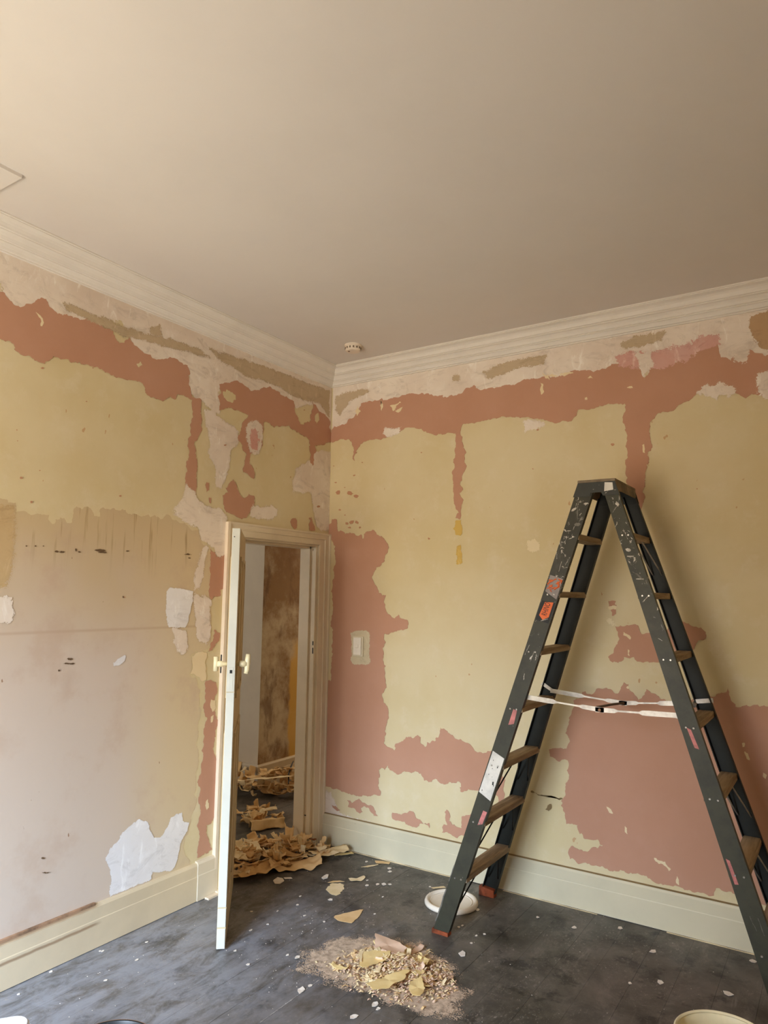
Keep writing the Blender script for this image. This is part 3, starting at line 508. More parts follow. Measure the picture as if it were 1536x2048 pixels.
('R','pinkdull','crisp',3,[(0.14,2.425),(0.139,2.421),(0.132,2.422),(0.126,2.426),(0.132,2.428),(0.139,2.428)]),
('R','pinkdull','crisp',3,[(0.175,2.167),(0.167,2.158),(0.148,2.162),(0.148,2.168),(0.149,2.178),(0.166,2.175)]),
('R','pinkdull','crisp',3,[(0.218,2.176),(0.209,2.164),(0.189,2.162),(0.178,2.178),(0.196,2.186),(0.216,2.189)]),
('R','pinkdull','crisp',3,[(0.261,2.17),(0.255,2.159),(0.238,2.165),(0.229,2.172),(0.237,2.184),(0.253,2.176)]),
('R','pinkdull','crisp',3,[(0.195,2.138),(0.194,2.132),(0.18,2.134),(0.167,2.139),(0.181,2.143),(0.191,2.144)]),
('R','pinkdull','crisp',3,[(0.283,2.135),(0.275,2.13),(0.267,2.128),(0.264,2.136),(0.265,2.14),(0.278,2.14)]),
('R','pinkdull','crisp',3,[(2.018,2.539),(2.012,2.532),(2.004,2.53),(1.995,2.541),(2.005,2.546),(2.014,2.545)]),
('R','pinkdull','crisp',3,[(1.572,2.674),(1.569,2.671),(1.561,2.67),(1.556,2.676),(1.561,2.681),(1.571,2.68)]),
('R','pinkdull','crisp',3,[(0.764,2.615),(0.76,2.611),(0.754,2.612),(0.752,2.616),(0.754,2.62),(0.762,2.619)]),
('R','pinkdull','crisp',3,[(0.237,2.667),(0.23,2.66),(0.218,2.665),(0.211,2.669),(0.219,2.672),(0.232,2.671)]),
('R','pinkdull','crisp',3,[(2.229,2.643),(2.225,2.641),(2.221,2.641),(2.219,2.644),(2.222,2.646),(2.226,2.645)]),
('R','pinkdull','crisp',3,[(2.199,2.607),(2.196,2.604),(2.191,2.605),(2.188,2.609),(2.191,2.611),(2.196,2.611)]),
('R','pinkdull','crisp',3,[(0.226,2.504),(0.219,2.501),(0.211,2.499),(0.203,2.506),(0.212,2.51),(0.222,2.51)]),
('R','pinkdull','crisp',3,[(0.287,2.591),(0.287,2.588),(0.279,2.588),(0.274,2.592),(0.28,2.595),(0.287,2.593)]),
('R','pinkdull','crisp',3,[(0.038,2.588),(0.037,2.585),(0.031,2.585),(0.027,2.589),(0.03,2.591),(0.036,2.591)]),
('R','pinkdull','crisp',3,[(1.537,2.439),(1.534,2.435),(1.53,2.437),(1.527,2.44),(1.53,2.444),(1.535,2.441)]),
('R','pinkdull','crisp',3,[(2.444,2.255),(2.443,2.252),(2.439,2.253),(2.438,2.255),(2.439,2.259),(2.444,2.258)]),
('R','pinkdull','crisp',3,[(0.829,2.042),(0.823,2.035),(0.815,2.035),(0.812,2.042),(0.814,2.048),(0.823,2.045)]),
('R','pinkdull','crisp',3,[(0.109,2.266),(0.102,2.262),(0.092,2.263),(0.083,2.267),(0.089,2.272),(0.101,2.271)]),
('R','pinkdull','crisp',3,[(0.148,2.228),(0.144,2.224),(0.138,2.225),(0.134,2.229),(0.138,2.231),(0.145,2.233)]),
('L','pinkdull','crisp',4.5,[(-2.258,2.174),(-2.262,2.171),(-2.271,2.168),(-2.275,2.172),(-2.272,2.178),(-2.265,2.178)]),
('L','pinkdull','crisp',4.5,[(-1.942,2.772),(-1.945,2.769),(-1.949,2.767),(-1.951,2.77),(-1.95,2.773),(-1.945,2.773)]),
('L','pinkdull','crisp',4.5,[(-2.2,2.7),(-2.201,2.694),(-2.21,2.693),(-2.216,2.695),(-2.21,2.699),(-2.204,2.703)]),
('L','pinkdull','crisp',4.5,[(-1.966,2.596),(-1.969,2.593),(-1.973,2.593),(-1.974,2.595),(-1.974,2.597),(-1.969,2.598)]),
('L','pinkdull','crisp',4.5,[(-2.301,2.385),(-2.302,2.382),(-2.306,2.382),(-2.307,2.384),(-2.306,2.387),(-2.303,2.388)]),
('L','pinkdull','crisp',4.5,[(-2.294,2.337),(-2.295,2.335),(-2.3,2.334),(-2.3,2.335),(-2.3,2.337),(-2.297,2.339)]),
('L','pinkdull','crisp',4.5,[(-2.18,2.22),(-2.181,2.218),(-2.185,2.217),(-2.188,2.219),(-2.185,2.222),(-2.181,2.222)]),
('L','pinkdull','crisp',4.5,[(-1.967,2.596),(-1.968,2.594),(-1.972,2.593),(-1.976,2.594),(-1.973,2.597),(-1.968,2.598)]),
('L','pinkdull','crisp',4.5,[(-2.206,2.072),(-2.21,2.066),(-2.215,2.065),(-2.218,2.07),(-2.218,2.075),(-2.21,2.075)]),
('L','pinkdull','crisp',4.5,[(-1.74,2.157),(-1.744,2.152),(-1.751,2.152),(-1.756,2.155),(-1.75,2.16),(-1.742,2.16)]),
('L','pinkdull','crisp',4.5,[(-0.305,2.934),(-0.306,2.932),(-0.316,2.928),(-0.32,2.931),(-0.316,2.934),(-0.306,2.938)]),
('L','pinkdull','crisp',4.5,[(-0.109,2.285),(-0.114,2.279),(-0.135,2.274),(-0.147,2.28),(-0.134,2.289),(-0.114,2.29)]),
('L','pinkdull','crisp',4.5,[(-1.028,2.554),(-1.037,2.547),(-1.046,2.546),(-1.051,2.55),(-1.045,2.553),(-1.035,2.558)]),
('L','pinkdull','crisp',4.5,[(-1.683,1.646),(-1.686,1.643),(-1.691,1.645),(-1.695,1.646),(-1.692,1.648),(-1.686,1.648)]),
('L','dark','crisp',4.5,[(-2.085,1.854),(-2.08,1.859),(-2.071,1.859),(-2.065,1.854),(-2.072,1.85),(-2.08,1.851)]),
('L','dark','crisp',4.5,[(-2.063,1.853),(-2.054,1.858),(-2.04,1.858),(-2.032,1.854),(-2.043,1.85),(-2.055,1.85)]),
('L','dark','crisp',4.5,[(-1.877,1.871),(-1.857,1.878),(-1.827,1.879),(-1.809,1.874),(-1.833,1.868),(-1.86,1.868)]),
('L','dark','crisp',4.5,[(-1.857,1.862),(-1.842,1.867),(-1.819,1.868),(-1.806,1.865),(-1.824,1.861),(-1.844,1.861)]),
('L','dark','crisp',4.5,[(-1.698,1.879),(-1.691,1.883),(-1.68,1.883),(-1.674,1.88),(-1.683,1.877),(-1.692,1.877)]),
('L','dark','crisp',4.5,[(-2.226,1.871),(-2.224,1.874),(-2.219,1.874),(-2.217,1.871),(-2.22,1.868),(-2.224,1.868)]),
('L','dark','crisp',4.5,[(-2.184,1.873),(-2.181,1.877),(-2.177,1.877),(-2.175,1.873),(-2.178,1.87),(-2.182,1.871)]),
('L','dark','crisp',4.5,[(-2.145,1.876),(-2.143,1.878),(-2.139,1.878),(-2.137,1.876),(-2.14,1.874),(-2.143,1.874)]),
('L','dark','crisp',4.5,[(-1.981,1.867),(-1.979,1.875),(-1.974,1.873),(-1.971,1.867),(-1.974,1.861),(-1.978,1.862)]),
('L','dark','crisp',4.5,[(-1.965,1.859),(-1.961,1.863),(-1.953,1.862),(-1.949,1.859),(-1.954,1.856),(-1.961,1.856)]),
('L','dark','crisp',4.5,[(-1.316,1.882),(-1.299,1.886),(-1.273,1.886),(-1.258,1.884),(-1.278,1.881),(-1.301,1.881)]),
('L','dark','crisp',4.5,[(-1.286,1.864),(-1.28,1.868),(-1.27,1.867),(-1.264,1.864),(-1.272,1.861),(-1.28,1.862)]),
('L','dark','crisp',4.5,[(-1.701,1.646),(-1.698,1.651),(-1.692,1.65),(-1.689,1.645),(-1.693,1.641),(-1.698,1.643)]),
('L','dark','crisp',4.5,[(-2.005,1.338),(-1.987,1.34),(-1.959,1.337),(-1.944,1.333),(-1.965,1.331),(-1.99,1.334)]),
('L','dark','crisp',4.5,[(-1.987,1.357),(-1.978,1.362),(-1.964,1.36),(-1.955,1.354),(-1.966,1.35),(-1.979,1.352)]),
('L','dark','crisp',4.5,[(-2.028,1.308),(-2.026,1.312),(-2.021,1.311),(-2.018,1.306),(-2.022,1.303),(-2.026,1.304)]),
('L','dark','crisp',4.5,[(-2.051,0.489),(-2.046,0.492),(-2.037,0.488),(-2.032,0.482),(-2.038,0.481),(-2.046,0.484)]),
('L','dark','crisp',4.5,[(-2.042,0.425),(-2.029,0.424),(-2.009,0.417),(-1.998,0.411),(-2.013,0.413),(-2.031,0.419)]),
('R','crack','crisp',4.5,[(1.5,0.57),(1.518,0.57),(1.548,0.558),(1.572,0.559),(1.613,0.563),(1.648,0.56),(1.685,0.561),(1.685,0.555),(1.648,0.554),(1.613,0.556),(1.572,0.553),(1.548,0.552),(1.518,0.563),(1.5,0.563)]),
('R','crack','crisp',4.5,[(1.583,0.484),(1.601,0.509),(1.621,0.518),(1.624,0.499),(1.606,0.477)]),
]
def sd_poly(px, py, poly):
    P = np.array(poly, float); Q = np.roll(P, -1, 0); dmin = np.full(px.shape, 1e9); inside = np.zeros(px.shape, bool)
    for (ax, ay), (bx, by) in zip(P, Q):
        ex, ey = bx-ax, by-ay; L = ex*ex+ey*ey+1e-12
        t = np.clip(((px-ax)*ex+(py-ay)*ey)/L, 0, 1)
        dmin = np.minimum(dmin, np.hypot(px-ax-t*ex, py-ay-t*ey))
        c = ((ay > py) != (by > py)) & (px < (bx-ax)*(py-ay)/(by-ay+1e-15)+ax); inside ^= c
    return np.where(inside, dmin, -dmin)
def place(wall, a, z, off):
    if wall == 'L': return (off, a, z)
    if wall == 'R': return (a, -off, z)
    return (a, z, off)          # floor
def soft_mesh(name, wall, poly, off, mat, parent, step=.01, margin=.022):
    P = np.array(poly); x0, y0 = P.min(0)-margin; x1, y1 = P.max(0)+margin
    big = max(x1-x0, y1-y0); step = step if big < 1.5 else .016
    nx, ny = int((x1-x0)/step)+2, int((y1-y0)/step)+2
    gx, gy = np.meshgrid(x0+step*np.arange(nx), y0+step*np.arange(ny), indexing='ij')
    sd = sd_poly(gx, gy, poly)
    keep = sd > -margin
    kf = keep[:-1, :-1] & keep[1:, :-1] & keep[1:, 1:] & keep[:-1, 1:]
    if wall == 'L': kf &= (gx[:-1, :-1] < -step)
    if wall == 'R': kf &= (gx[:-1, :-1] > .0)
    if wall in 'LR': kf &= (gy[:-1, :-1] < 3.19)
    if wall == 'L': kf &= ~((gy[:-1, :-1] < 2.09) & (gx[:-1, :-1] > -1.0-step))
    idx = -np.ones((nx, ny), int); used = np.zeros((nx, ny), bool)
    for a, b in ((0, 0), (1, 0), (1, 1), (0, 1)): used[a:nx-1+a, b:ny-1+b] |= kf
    idx[used] = np.arange(used.sum())
    vx, vy = gx[used], gy[used]
    V = [place(wall, float(a), float(b), off) for a, b in zip(vx, vy)]
    ii, jj = np.nonzero(kf)
    F = np.stack([idx[ii, jj], idx[ii+1, jj], idx[ii+1, jj+1], idx[ii, jj+1]], 1)
    if wall == 'R': pass
    me = bpy.data.meshes.new(name); me.from_pydata(V, [], F.tolist())
    at = me.attributes.new('sd', 'FLOAT', 'POINT'); at.data.foreach_set('value', sd[used].astype(np.float32))
    me.materials.append(mat); me.update()
    o = bpy.data.objects.new(name, me); COL.objects.link(o)
    if parent: o.parent = parent
    return o
def rough_outline(pts, rnd, seg=.012, amp=.13):
    out = []
    def sub(a, b):
        L = math.dist(a, b)
        if L < seg: out.append(a); return
        t = .5+rnd.uniform(-.12, .12); k = rnd.gauss(0, amp)*min(L, .07)
        mx = a[0]+(b[0]-a[0])*t-(b[1]-a[1])/L*k; my = a[1]+(b[1]-a[1])*t+(b[0]-a[0])/L*k
        sub(a, (mx, my)); sub((mx, my), b)
    for a, b in zip(pts, pts[1:]+pts[:1]): sub(a, b)
    return out
def crisp_mesh(name, wall, poly, off, mat, parent, rnd, seg=.012, amp=.13, th=.0007):
    big = max(math.dist(poly[0], p) for p in poly)
    o2 = rough_outline(poly, rnd, seg if big > .08 else .004, amp if big > .08 else .08)
    if wall == 'L': o2 = [(min(a, -.0015), b) for a, b in o2]
    if wall == 'R': o2 = [(max(a, .0015), b) for a, b in o2]
    bm = bmesh.new()
    vs = [bm.verts.new(place(wall, a, b, off)) for a, b in o2]
    f = bm.faces.new(vs); f.normal_update()
    want = {'L': Vector((1, 0, 0)), 'R': Vector((0, -1, 0)), 'F': Vector((0, 0, 1))}[wall]
    if f.normal.dot(want) < 0: f.normal_flip()
    ed = list(bm.edges)
    bmesh.ops.triangulate(bm, faces=[f], ngon_method='EAR_CLIP')
    ex = bmesh.ops.extrude_edge_only(bm, edges=ed)
    for v in [g for g in ex['geom'] if isinstance(g, bmesh.types.BMVert)]: v.co -= want*min(th, off)
    me = bpy.data.meshes.new(name); bm.to_mesh(me); bm.free(); me.materials.append(mat)
    o = bpy.data.objects.new(name, me); COL.objects.link(o)
    if parent: o.parent = parent
    return o
NAMES = {'tan': 'backing_paper', 'ochre': 'backing_paper', 'white': 'filler_patch', 'grey': 'bare_plaster_patch', 'pink': 'pink_paint_patch', 'yellow': 'paint_remnant', 'cream': 'paint_remnant',
         'pinkpale': 'filler_smear', 'bright': 'filler_patch', 'pinkdull': 'paint_chip', 'dark': 'scuff_mark', 'crack': 'crack', 'tanpatch': 'bare_plaster_patch', 'ochrelight': 'glue_stain', 'switchpaint': 'paint_patch'}
rp = random.Random(11); PATCHES_SEEN = 0
for (wall, kind, mode, lev, pts) in PATCHES:
    par = wall_left if wall == 'L' else wall_right
    pk = PATCHES_SEEN; PATCHES_SEEN += 1
    off = .0008*lev+.00004*(pk % 17)
    if mode == 'soft': soft_mesh(NAMES[kind], wall, pts, off, MT.get(kind+'_soft', MT['white_soft']), par, margin=.035 if kind in ('white', 'grey', 'pinkpale') else .02)
    else: crisp_mesh(NAMES[kind], wall, pts, off, MT[kind], par, rp)

# ------------------------------------------------------------------ doorway and door leaf
door = empty('door_1', (0, -.5, 0), label='open cream door with its frame in the left wall', cat='door', kind='structure')
# casing profile across its width: (distance from inner edge, projection)
w = .122
CS = [(0, 0), (0, .014), (.006, .018), (.055, .018), (.06, .024), (.066, .024), (.07, .019), (.1, .021), (.108, .027), (w, .027), (w, 0)]
yi0, yi1, zt = -.878, -.122, 2.01
m = MB(); m.loft([(p, yi0-a, 0) for a, p in CS], [(p, yi0-a, zt+a*.7) for a, p in CS]); m.build('casing', M_trim, door)
m = MB(); m.loft([(p, yi1+a, 0) for a, p in CS], [(p, yi1+a, zt+a*.7) for a, p in CS]); m.build('casing', M_trim, door)
m = MB(); m.loft([(p, yi0-a, zt+a*.7) for a, p in CS], [(p, yi1+a, zt+a*.7) for a, p in CS]); m.build('casing', M_trim, door)
m = MB(); m.box((-.0, -1.008, 0), (.026, -1.0, 2.094)); m.build('casing_edge', M_pinkprime, door)
# jambs with their stops
m = MB(); m.box((-.13, -.885, 0), (.0, -.862, 2.02)); m.box((-.13, -.862, 0), (-.045, -.85, 2.0)); m.build('jamb', M_trim, door)
m = MB(); m.box((-.13, -.138, 0), (.0, -.115, 2.02)); m.box((-.13, -.15, 0), (-.045, -.138, 2.0)); m.build('jamb', M_trim, door)
m = MB(); m.box((-.13, -.862, 2.0), (.0, -.138, 2.02)); m.box((-.13, -.862, 1.986), (-.045, -.138, 2.0)); m.build('lintel', M_trim, door)
m = MB(); m.box((-.012, -.1395, 1.325), (-.004, -.1378, 1.352)); m.box((-.012, -.1395, 1.268), (-.004, -.1378, 1.308)); tag(m.build('strike_hole', M_black, door), 'black strike holes cut in the right jamb')
m = MB(); m.box((-.11, -.1395, .2), (-.03, -.1378, .206)); tag(m.build('saw_cut', M_black, door), 'dark horizontal cut low in the right jamb')
# leaf
Hn = Vector((.022, -.885, 0)); End = Vector((.518, -1.437, 0)); U = (End-Hn).normalized(); N_ = Vector((-U.y, U.x, 0)); LL = (End-Hn).length; TH = .0205
def lf(s, n, z): p = Hn+U*s+N_*n; return (p.x, p.y, z)
def lbox(mb, s0, s1, n0, n1, z0, z1, mi=0):
    mb.hexa([lf(s0,n0,z0), lf(s1,n0,z0), lf(s1,n1,z0), lf(s0,n1,z0), lf(s0,n0,z1), lf(s1,n0,z1), lf(s1,n1,z1), lf(s0,n1,z1)], mi)
m = MB(); lbox(m, 0, LL-.004, -TH, TH, .008, 1.998)
leaf = m.build('door_leaf', M_leaf, door)
m = MB(); zc = [.008, .098, .1045, .188, .1935, 1.19, 1.1925, 1.998]
for a, b in zip(zc[::2], zc[1::2]): lbox(m, LL-.004, LL, -TH+.001, TH-.001, a, b)
tag(m.build('leaf_edge', M_edge, leaf, bevel=.003), 'white painted edge of the door leaf, notched near the bottom')
for sgn in (1, -1):
    for (s0, s1, z0, z1) in ((.1, .33, .22, .98), (.42, .65, .22, .98), (.1, .33, 1.15, 1.86), (.42, .65, 1.15, 1.86)):
        m = MB(); e = .022; n0, n1 = sgn*TH, sgn*(TH+.008)
        lbox(m, s0, s1, n0, n1, z0, z0+e); lbox(m, s0, s1, n0, n1, z1-e, z1); lbox(m, s0, s0+e, n0, n1, z0+e, z1-e); lbox(m, s1-e, s1, n0, n1, z0+e, z1-e)
        lbox(m, s0+.05, s1-.05, n0, sgn*(TH+.004), z0+.05, z1-.05)
        m.build('panel_moulding', M_leaf, leaf, bevel=.002)
M_knob = simple('old_cream_plastic_handle', (238, 226, 184), .3, .5, var=.05)
zk = 1.322; sk = LL-.062
m = MB(); m.tube([lf(sk, TH, zk), lf(sk, TH+.016, zk), lf(sk, TH+.017, zk), lf(sk, TH+.052, zk)], [.012, .012, .017, .016], 14)
m.tube([lf(sk, TH+.058, zk+.048), lf(sk, TH+.056, zk+.02), lf(sk, TH+.054, zk-.03), lf(sk, TH+.05, zk-.048)], [.011, .014, .013, .012], 12)
tag(m.build('handle', M_knob, leaf, smooth=True), 'cream T-shaped handle on the inner face')
m = MB(); m.tube([lf(sk, -TH, zk), lf(sk, -TH-.02, zk), lf(sk, -TH-.03, zk), lf(sk, -TH-.05, zk)], [.01, .01, .016, .015], 14)
m.tube([lf(sk, -TH-.058, zk+.035), lf(sk, -TH-.058, zk-.035)], [.012, .012], 12)
tag(m.build('handle', M_knob, leaf, smooth=True), 'cream handle on the room face')
m = MB(); lbox(m, sk-.004, sk+.004, -TH-.036, -TH-.03, zk-.045, zk+.045); m.build('handle_plate', M_black, leaf)
m = MB(); lbox(m, LL-.001, LL+.0012, -.011, .011, 1.2, 1.31); m.build('lock_plate', M_edge, leaf, bevel=.001)
m = MB(); lbox(m, LL, LL+.002, -.006, .006, 1.282, 1.298); m.build('latch', M_black, leaf)
m = MB(); m.tube([lf(LL, -.008, 1.955), lf(LL+.0015, -.008, 1.955)], .003, 8); m.build('screw_hole', M_black, leaf)
for z in (.3, 1.75):
    m = MB(); m.tube([lf(-.004, 0, z), lf(-.004, 0, z+.09)], .007, 10); m.build('hinge', M_metal, door)
m = MB(); m.box((.0, -1.0, 0), (.075, -.93, .016)); m.box((.03, -1.08, 0), (.06, -1.0, .01))
tag(m.build('floor_offcut', M_pinkprime), 'short pinkish wooden offcut on the floor at the door hinge side', 'offcut')

# ------------------------------------------------------------------ hall beyond
m = MB(); m.box((-1.262, .7165, 0), (-1.258, 3.5, H)); m.box((-1.38, .84, 0), (-1.262, 3.5, H)); tag(m.build('wall_hall_far', M_hallochre), 'stained ochre hall wall seen through the doorway', 'wall', kind='structure')
m = MB(); m.box((-4.1, .717, 0), (-1.262, .84, H)); tag(m.build('wall_hall_side', M_hallgrey), 'grey-white hall wall seen through the doorway left of the ochre one', 'wall', kind='structure')
m = MB(); m.box((-.12, .12, 0), (0, 3.5, H)); m.box((-4.2, -2.7, 0), (-.12, -2.6, H)); m.box((-4.3, -2.7, 0), (-4.2, .85, H)); m.box((-1.38, 3.5, 0), (0, 3.6, H))
tag(m.build('wall_hall_near', M_hallgrey), 'hall walls outside the view', 'wall', kind='structure')
m = MB(); m.box((-4.3, -2.7, 2.95), (-.12, 3.6, 3.05)); tag(m.build('ceiling_hall', M_ceil), 'hall ceiling', 'ceiling', kind='structure')
m = MB(); m.loft([(-1.258+a, .717-a, b) for a, b in SP], [(-1.258+a, 3.5, b) for a, b in SP]); tag(m.build('baseboard_hall', M_hallbase), 'brownish skirting board of the hall', 'skirting', kind='structure')
m = MB(); m.loft([(-1.258+a, .717-a, b) for a, b in SP], [(-4.1, .717-a, b) for a, b in SP]); tag(m.build('baseboard_hall_side', M_hallgrey), 'pale skirting board of the hall left of the corner', 'skirting', kind='structure')

# ------------------------------------------------------------------ fittings
sw = empty('light_switch', (.278, 0, 1.325), label='white rectangular light switch on the pink patch beside the doorway', cat='switch')
m = MB(); m.box((.237, -.012, 1.258), (.32, -.003, 1.392)); m.build('switch_plate', simple('yellowed_switch_plate', (220, 208, 180), .4, .4, var=.04), sw, bevel=.003)
m = MB(); m.box((.246, -.02, 1.268), (.308, -.012, 1.384)); m.build('switch_cover', M_plast, sw, bevel=.003)
m = MB(); m.box((.266, -.024, 1.315), (.288, -.02, 1.34)); m.build('rocker', M_plast, sw, bevel=.002)
sa = empty('smoke_alarm', (.463, -.39, H), label='small round white smoke alarm on the ceiling near the corner', cat='smoke alarm')
m = MB(); m.lathe([(0, 0), (.056, 0), (.056, -.008), (.05, -.012), (.05, -.034), (.043, -.042), (0, -.044)], (.463, -.39, H), 40); m.build('alarm_body', M_alarm, sa, smooth=False)
m = MB()
for k in range(14):
    a = 2*PI*k/14; c, s = math.cos(a), math.sin(a); m.box((.463+.0485*c-.004, -.39+.0485*s-.004, H-.03), (.463+.0485*c+.004, -.39+.0485*s+.004, H-.018))
m.build('vent_slot', simple('alarm_slot_grey', (120, 104, 86), .7, .2), sa)
m = MB(); m.lathe([(0, -.0455), (.006, -.0455), (.007, -.043)], (.445, -.41, H), 12); m.build('test_button', M_rim, sa)
m = MB(); m.box((-.02+.14, -3.1, H-.014), (.46, -2.612, H)); tag(m.build('ceiling_patch', M_ceil, None), 'slightly dropped plasterboard patch at the left edge of the ceiling', 'ceiling patch')
m = MB(); m.lathe([(0, -.03), (.1, -.03), (.14, -.016), (.2, -.018), (.215, -.008), (.235, -.01), (.24, 0)], (2.07, -2.862, H), 48); tag(m.build('ceiling_rose', M_ceil, smooth=True), 'shallow plaster rose at the top edge of the ceiling', 'ceiling rose')

# ------------------------------------------------------------------ step ladder
lad = empty('step_ladder', (2.07, -.415, 0), label='tall dark green double-sided step ladder splashed with white paint', cat='ladder')
ZT = 2.2
def yn(z): return -.705+.1*z/2.245
def yf(z): return -.125-.1*z/2.245
def xl(z, s): return (1.25+.336*z if s == 0 else 1.334+.336*z)          # left frame edges
def xr(z, s): return (2.783-.303*z if s == 0 else 2.872-.314*z)         # right frame edges
def rail(fx, fy, inw, mat):
    m = MB(); fl, t = .03, .004
    def sec(z):
        a, b = fx(z, 0), fx(z, 1); y = fy(z)
        return [(a, y, z), (b, y, z), (b, y+inw*fl, z), (b-t, y+inw*fl, z), (b-t, y+inw*t, z), (a+t, y+inw*t, z), (a+t, y+inw*fl, z), (a, y+inw*fl, z)]
    m.loft(sec(.02), sec(ZT)); return m.build('rail', mat, lad)
railNL = rail(xl, yn, 1, M_railL); railNR = rail(xr, yn, 1, M_railR); rail(xl, yf, -1, M_railF); rail(xr, yf, -1, M_railF)
# feet
for fx, fy, inw in ((xl, yn, 1), (xr, yn, 1), (xl, yf, -1), (xr, yf, -1)):
    a, b, y = fx(0, 0), fx(0, 1), fy(0); h = .022 if inw == 1 else .05
    m = MB(); y0, y1 = sorted((y-inw*.003, y+inw*.036)); m.hexa([(a-.004, y0, 0), (b+.004, y0, 0), (b+.004, y1, 0), (a-.004, y1, 0), (a-.002, y0, h), (b+.004, y0, h*.8), (b+.004, y1, h*.8), (a-.002, y1, h)])
    m.build('rubber_foot', M_foot, lad, bevel=.002)
# treads
for i in range(7):
    z = .296+.2815*i
    for fx in (xl, xr):
        a, b = fx(z, 0)+.003, fx(z, 1)-.003; y0, y1 = yn(z)+.006, yf(z)-.006
        m = MB(); m.box((a, y0, z-.03), (b, y1, z)); m.build('step', M_wood, lad, bevel=.003)
        if fx is xl: x_in, x_out = b, a
        else: x_in, x_out = a, b
        if i < 3 or (i == 6 and fx is xr):
            for ye, sg in ((y0, 1), (y1, -1)):
                for xx in ((a+.012), (b-.012)):
                    zb = z-.03-.16; fx2 = (fx(zb, 0)+.012 if xx < (a+b)/2 else fx(zb, 1)-.012)
                    m = MB(); m.tube([(xx, ye+sg*.13, z-.03), (fx2, ye+sg*.002, zb)], .004, 6); m.build('brace', M_black if fx is xl else M_metal, lad)
# rivets at the near rails
for fx, mt in ((xl, 0), (xr, 1)):
    for i in range(7):
        z = .296+.2815*i-.015
        for q in (.3, .7):
            xx = fx(z, 0)*(1-q)+fx(z, 1)*q
            m = MB(); m.tube([(xx, yn(z)+.001, z), (xx, yn(z)-.003, z)], [.0055, .004], 8); m.build('rivet', M_metal, lad)
# top: cap and end plates
m = MB(); m.box((1.995, -.612, 2.232), (2.178, -.222, 2.246)); m.build('top_cap', M_cap, lad, bevel=.003)
m = MB(); m.hexa([(2.183, -.608, 2.19), (2.183, -.226, 2.19), (2.18, -.226, 2.19), (2.18, -.608, 2.19), (2.178, -.608, 2.232), (2.178, -.226, 2.232), (2.173, -.226, 2.232), (2.173, -.608, 2.232)]); m.build('cap_apron', M_cap, lad)
m = MB(); m.hexa([(1.982, -.608, 2.19), (1.982, -.226, 2.19), (1.985, -.226, 2.19), (1.985, -.608, 2.19), (1.995, -.608, 2.232), (1.995, -.226, 2.232), (2.0, -.226, 2.232), (2.0, -.608, 2.232)]); m.build('cap_apron', M_cap, lad)
def prism_y(poly, y0, y1, name, mat, par=lad, bevel=0):
    m = MB(); m.prism(poly, lambda p, k: (p[0], (y0, y1)[k], p[1])); return m.build(name, mat, par, bevel=bevel)
prism_y([(1.972, 2.165), (2.055, 2.165), (2.06, 2.182), (2.11, 2.182), (2.118, 2.165), (2.195, 2.165), (2.176, 2.232), (1.997, 2.232)], -.6125, -.606, 'end_plate', M_capd)
prism_y([(1.972, 2.165), (2.195, 2.165), (2.176, 2.232), (1.997, 2.232)], -.228, -.222, 'end_plate', M_railF)
prism_y([(2.125, 2.185), (2.168, 2.19), (2.165, 2.225), (2.128, 2.228)], -.6140, -.6128, 'paint_blob', M_label)
# spreaders: flat bars with narrow waists, folding in the middle, tied by a strap
def spreader(pts, y, name='spreader_bar'):
    (xa, za), (xm, zm), (xb, zb) = pts
    for (p, q) in (((xa, za), (xm+.02, zm)), ((xm-.02, zm), (xb, zb))):
        P, Q = Vector(p), Vector(q); dd = (Q-P); L = dd.length; dd.normalize(); nn = Vector((-dd.y, dd.x))
        prof = [(0, .011), (.35, .012), (.42, .011), (.46, .004), (.72, .004), (.76, .010), (1, .011)]
        if q == (xb, zb): prof = [(1-a, b) for a, b in prof[::-1]]
        poly = [P+dd*L*a+nn*b for a, b in prof]+[P+dd*L*a-nn*b for a, b in prof[::-1]]
        prism_y([(v.x, v.y) for v in poly], y, y+.003, name, M_metal)
    m = MB(); m.tube([(xm, y-.004, zm), (xm, y+.006, zm)], .007, 10); m.build('pivot', M_rim, lad)
spreader([(1.688, 1.188), (2.085, 1.158), (2.43, 1.168)], -.625)
spreader([(1.70, 1.172), (2.085, 1.14), (2.415, 1.17)], -.215)
prism_y([(1.64, 1.197), (1.70, 1.164), (1.709, 1.178), (1.652, 1.213)], -.196, -.193, 'bracket', M_metal)
prism_y([(2.425, 1.168), (2.51, 1.18), (2.508, 1.202), (2.424, 1.188)], -.196, -.193, 'bracket', M_metal)
m = MB(); m.tube([(2.415, -.205, 1.168), (2.43, -.2, 1.160)], .014, 12); m.build('pivot', M_metal, lad)
m = MB(); m.tube([(2.43, -.63, 1.168), (2.43, -.618, 1.168)], .014, 14); m.build('pivot', M_metal, lad)
m = MB(); m.tube([(2.05, -.615, 1.163), (2.06, -.5, 1.157), (2.07, -.33, 1.148), (2.09, -.22, 1.142)], [.006]*4, 8); m.build('strap', M_brass, lad)
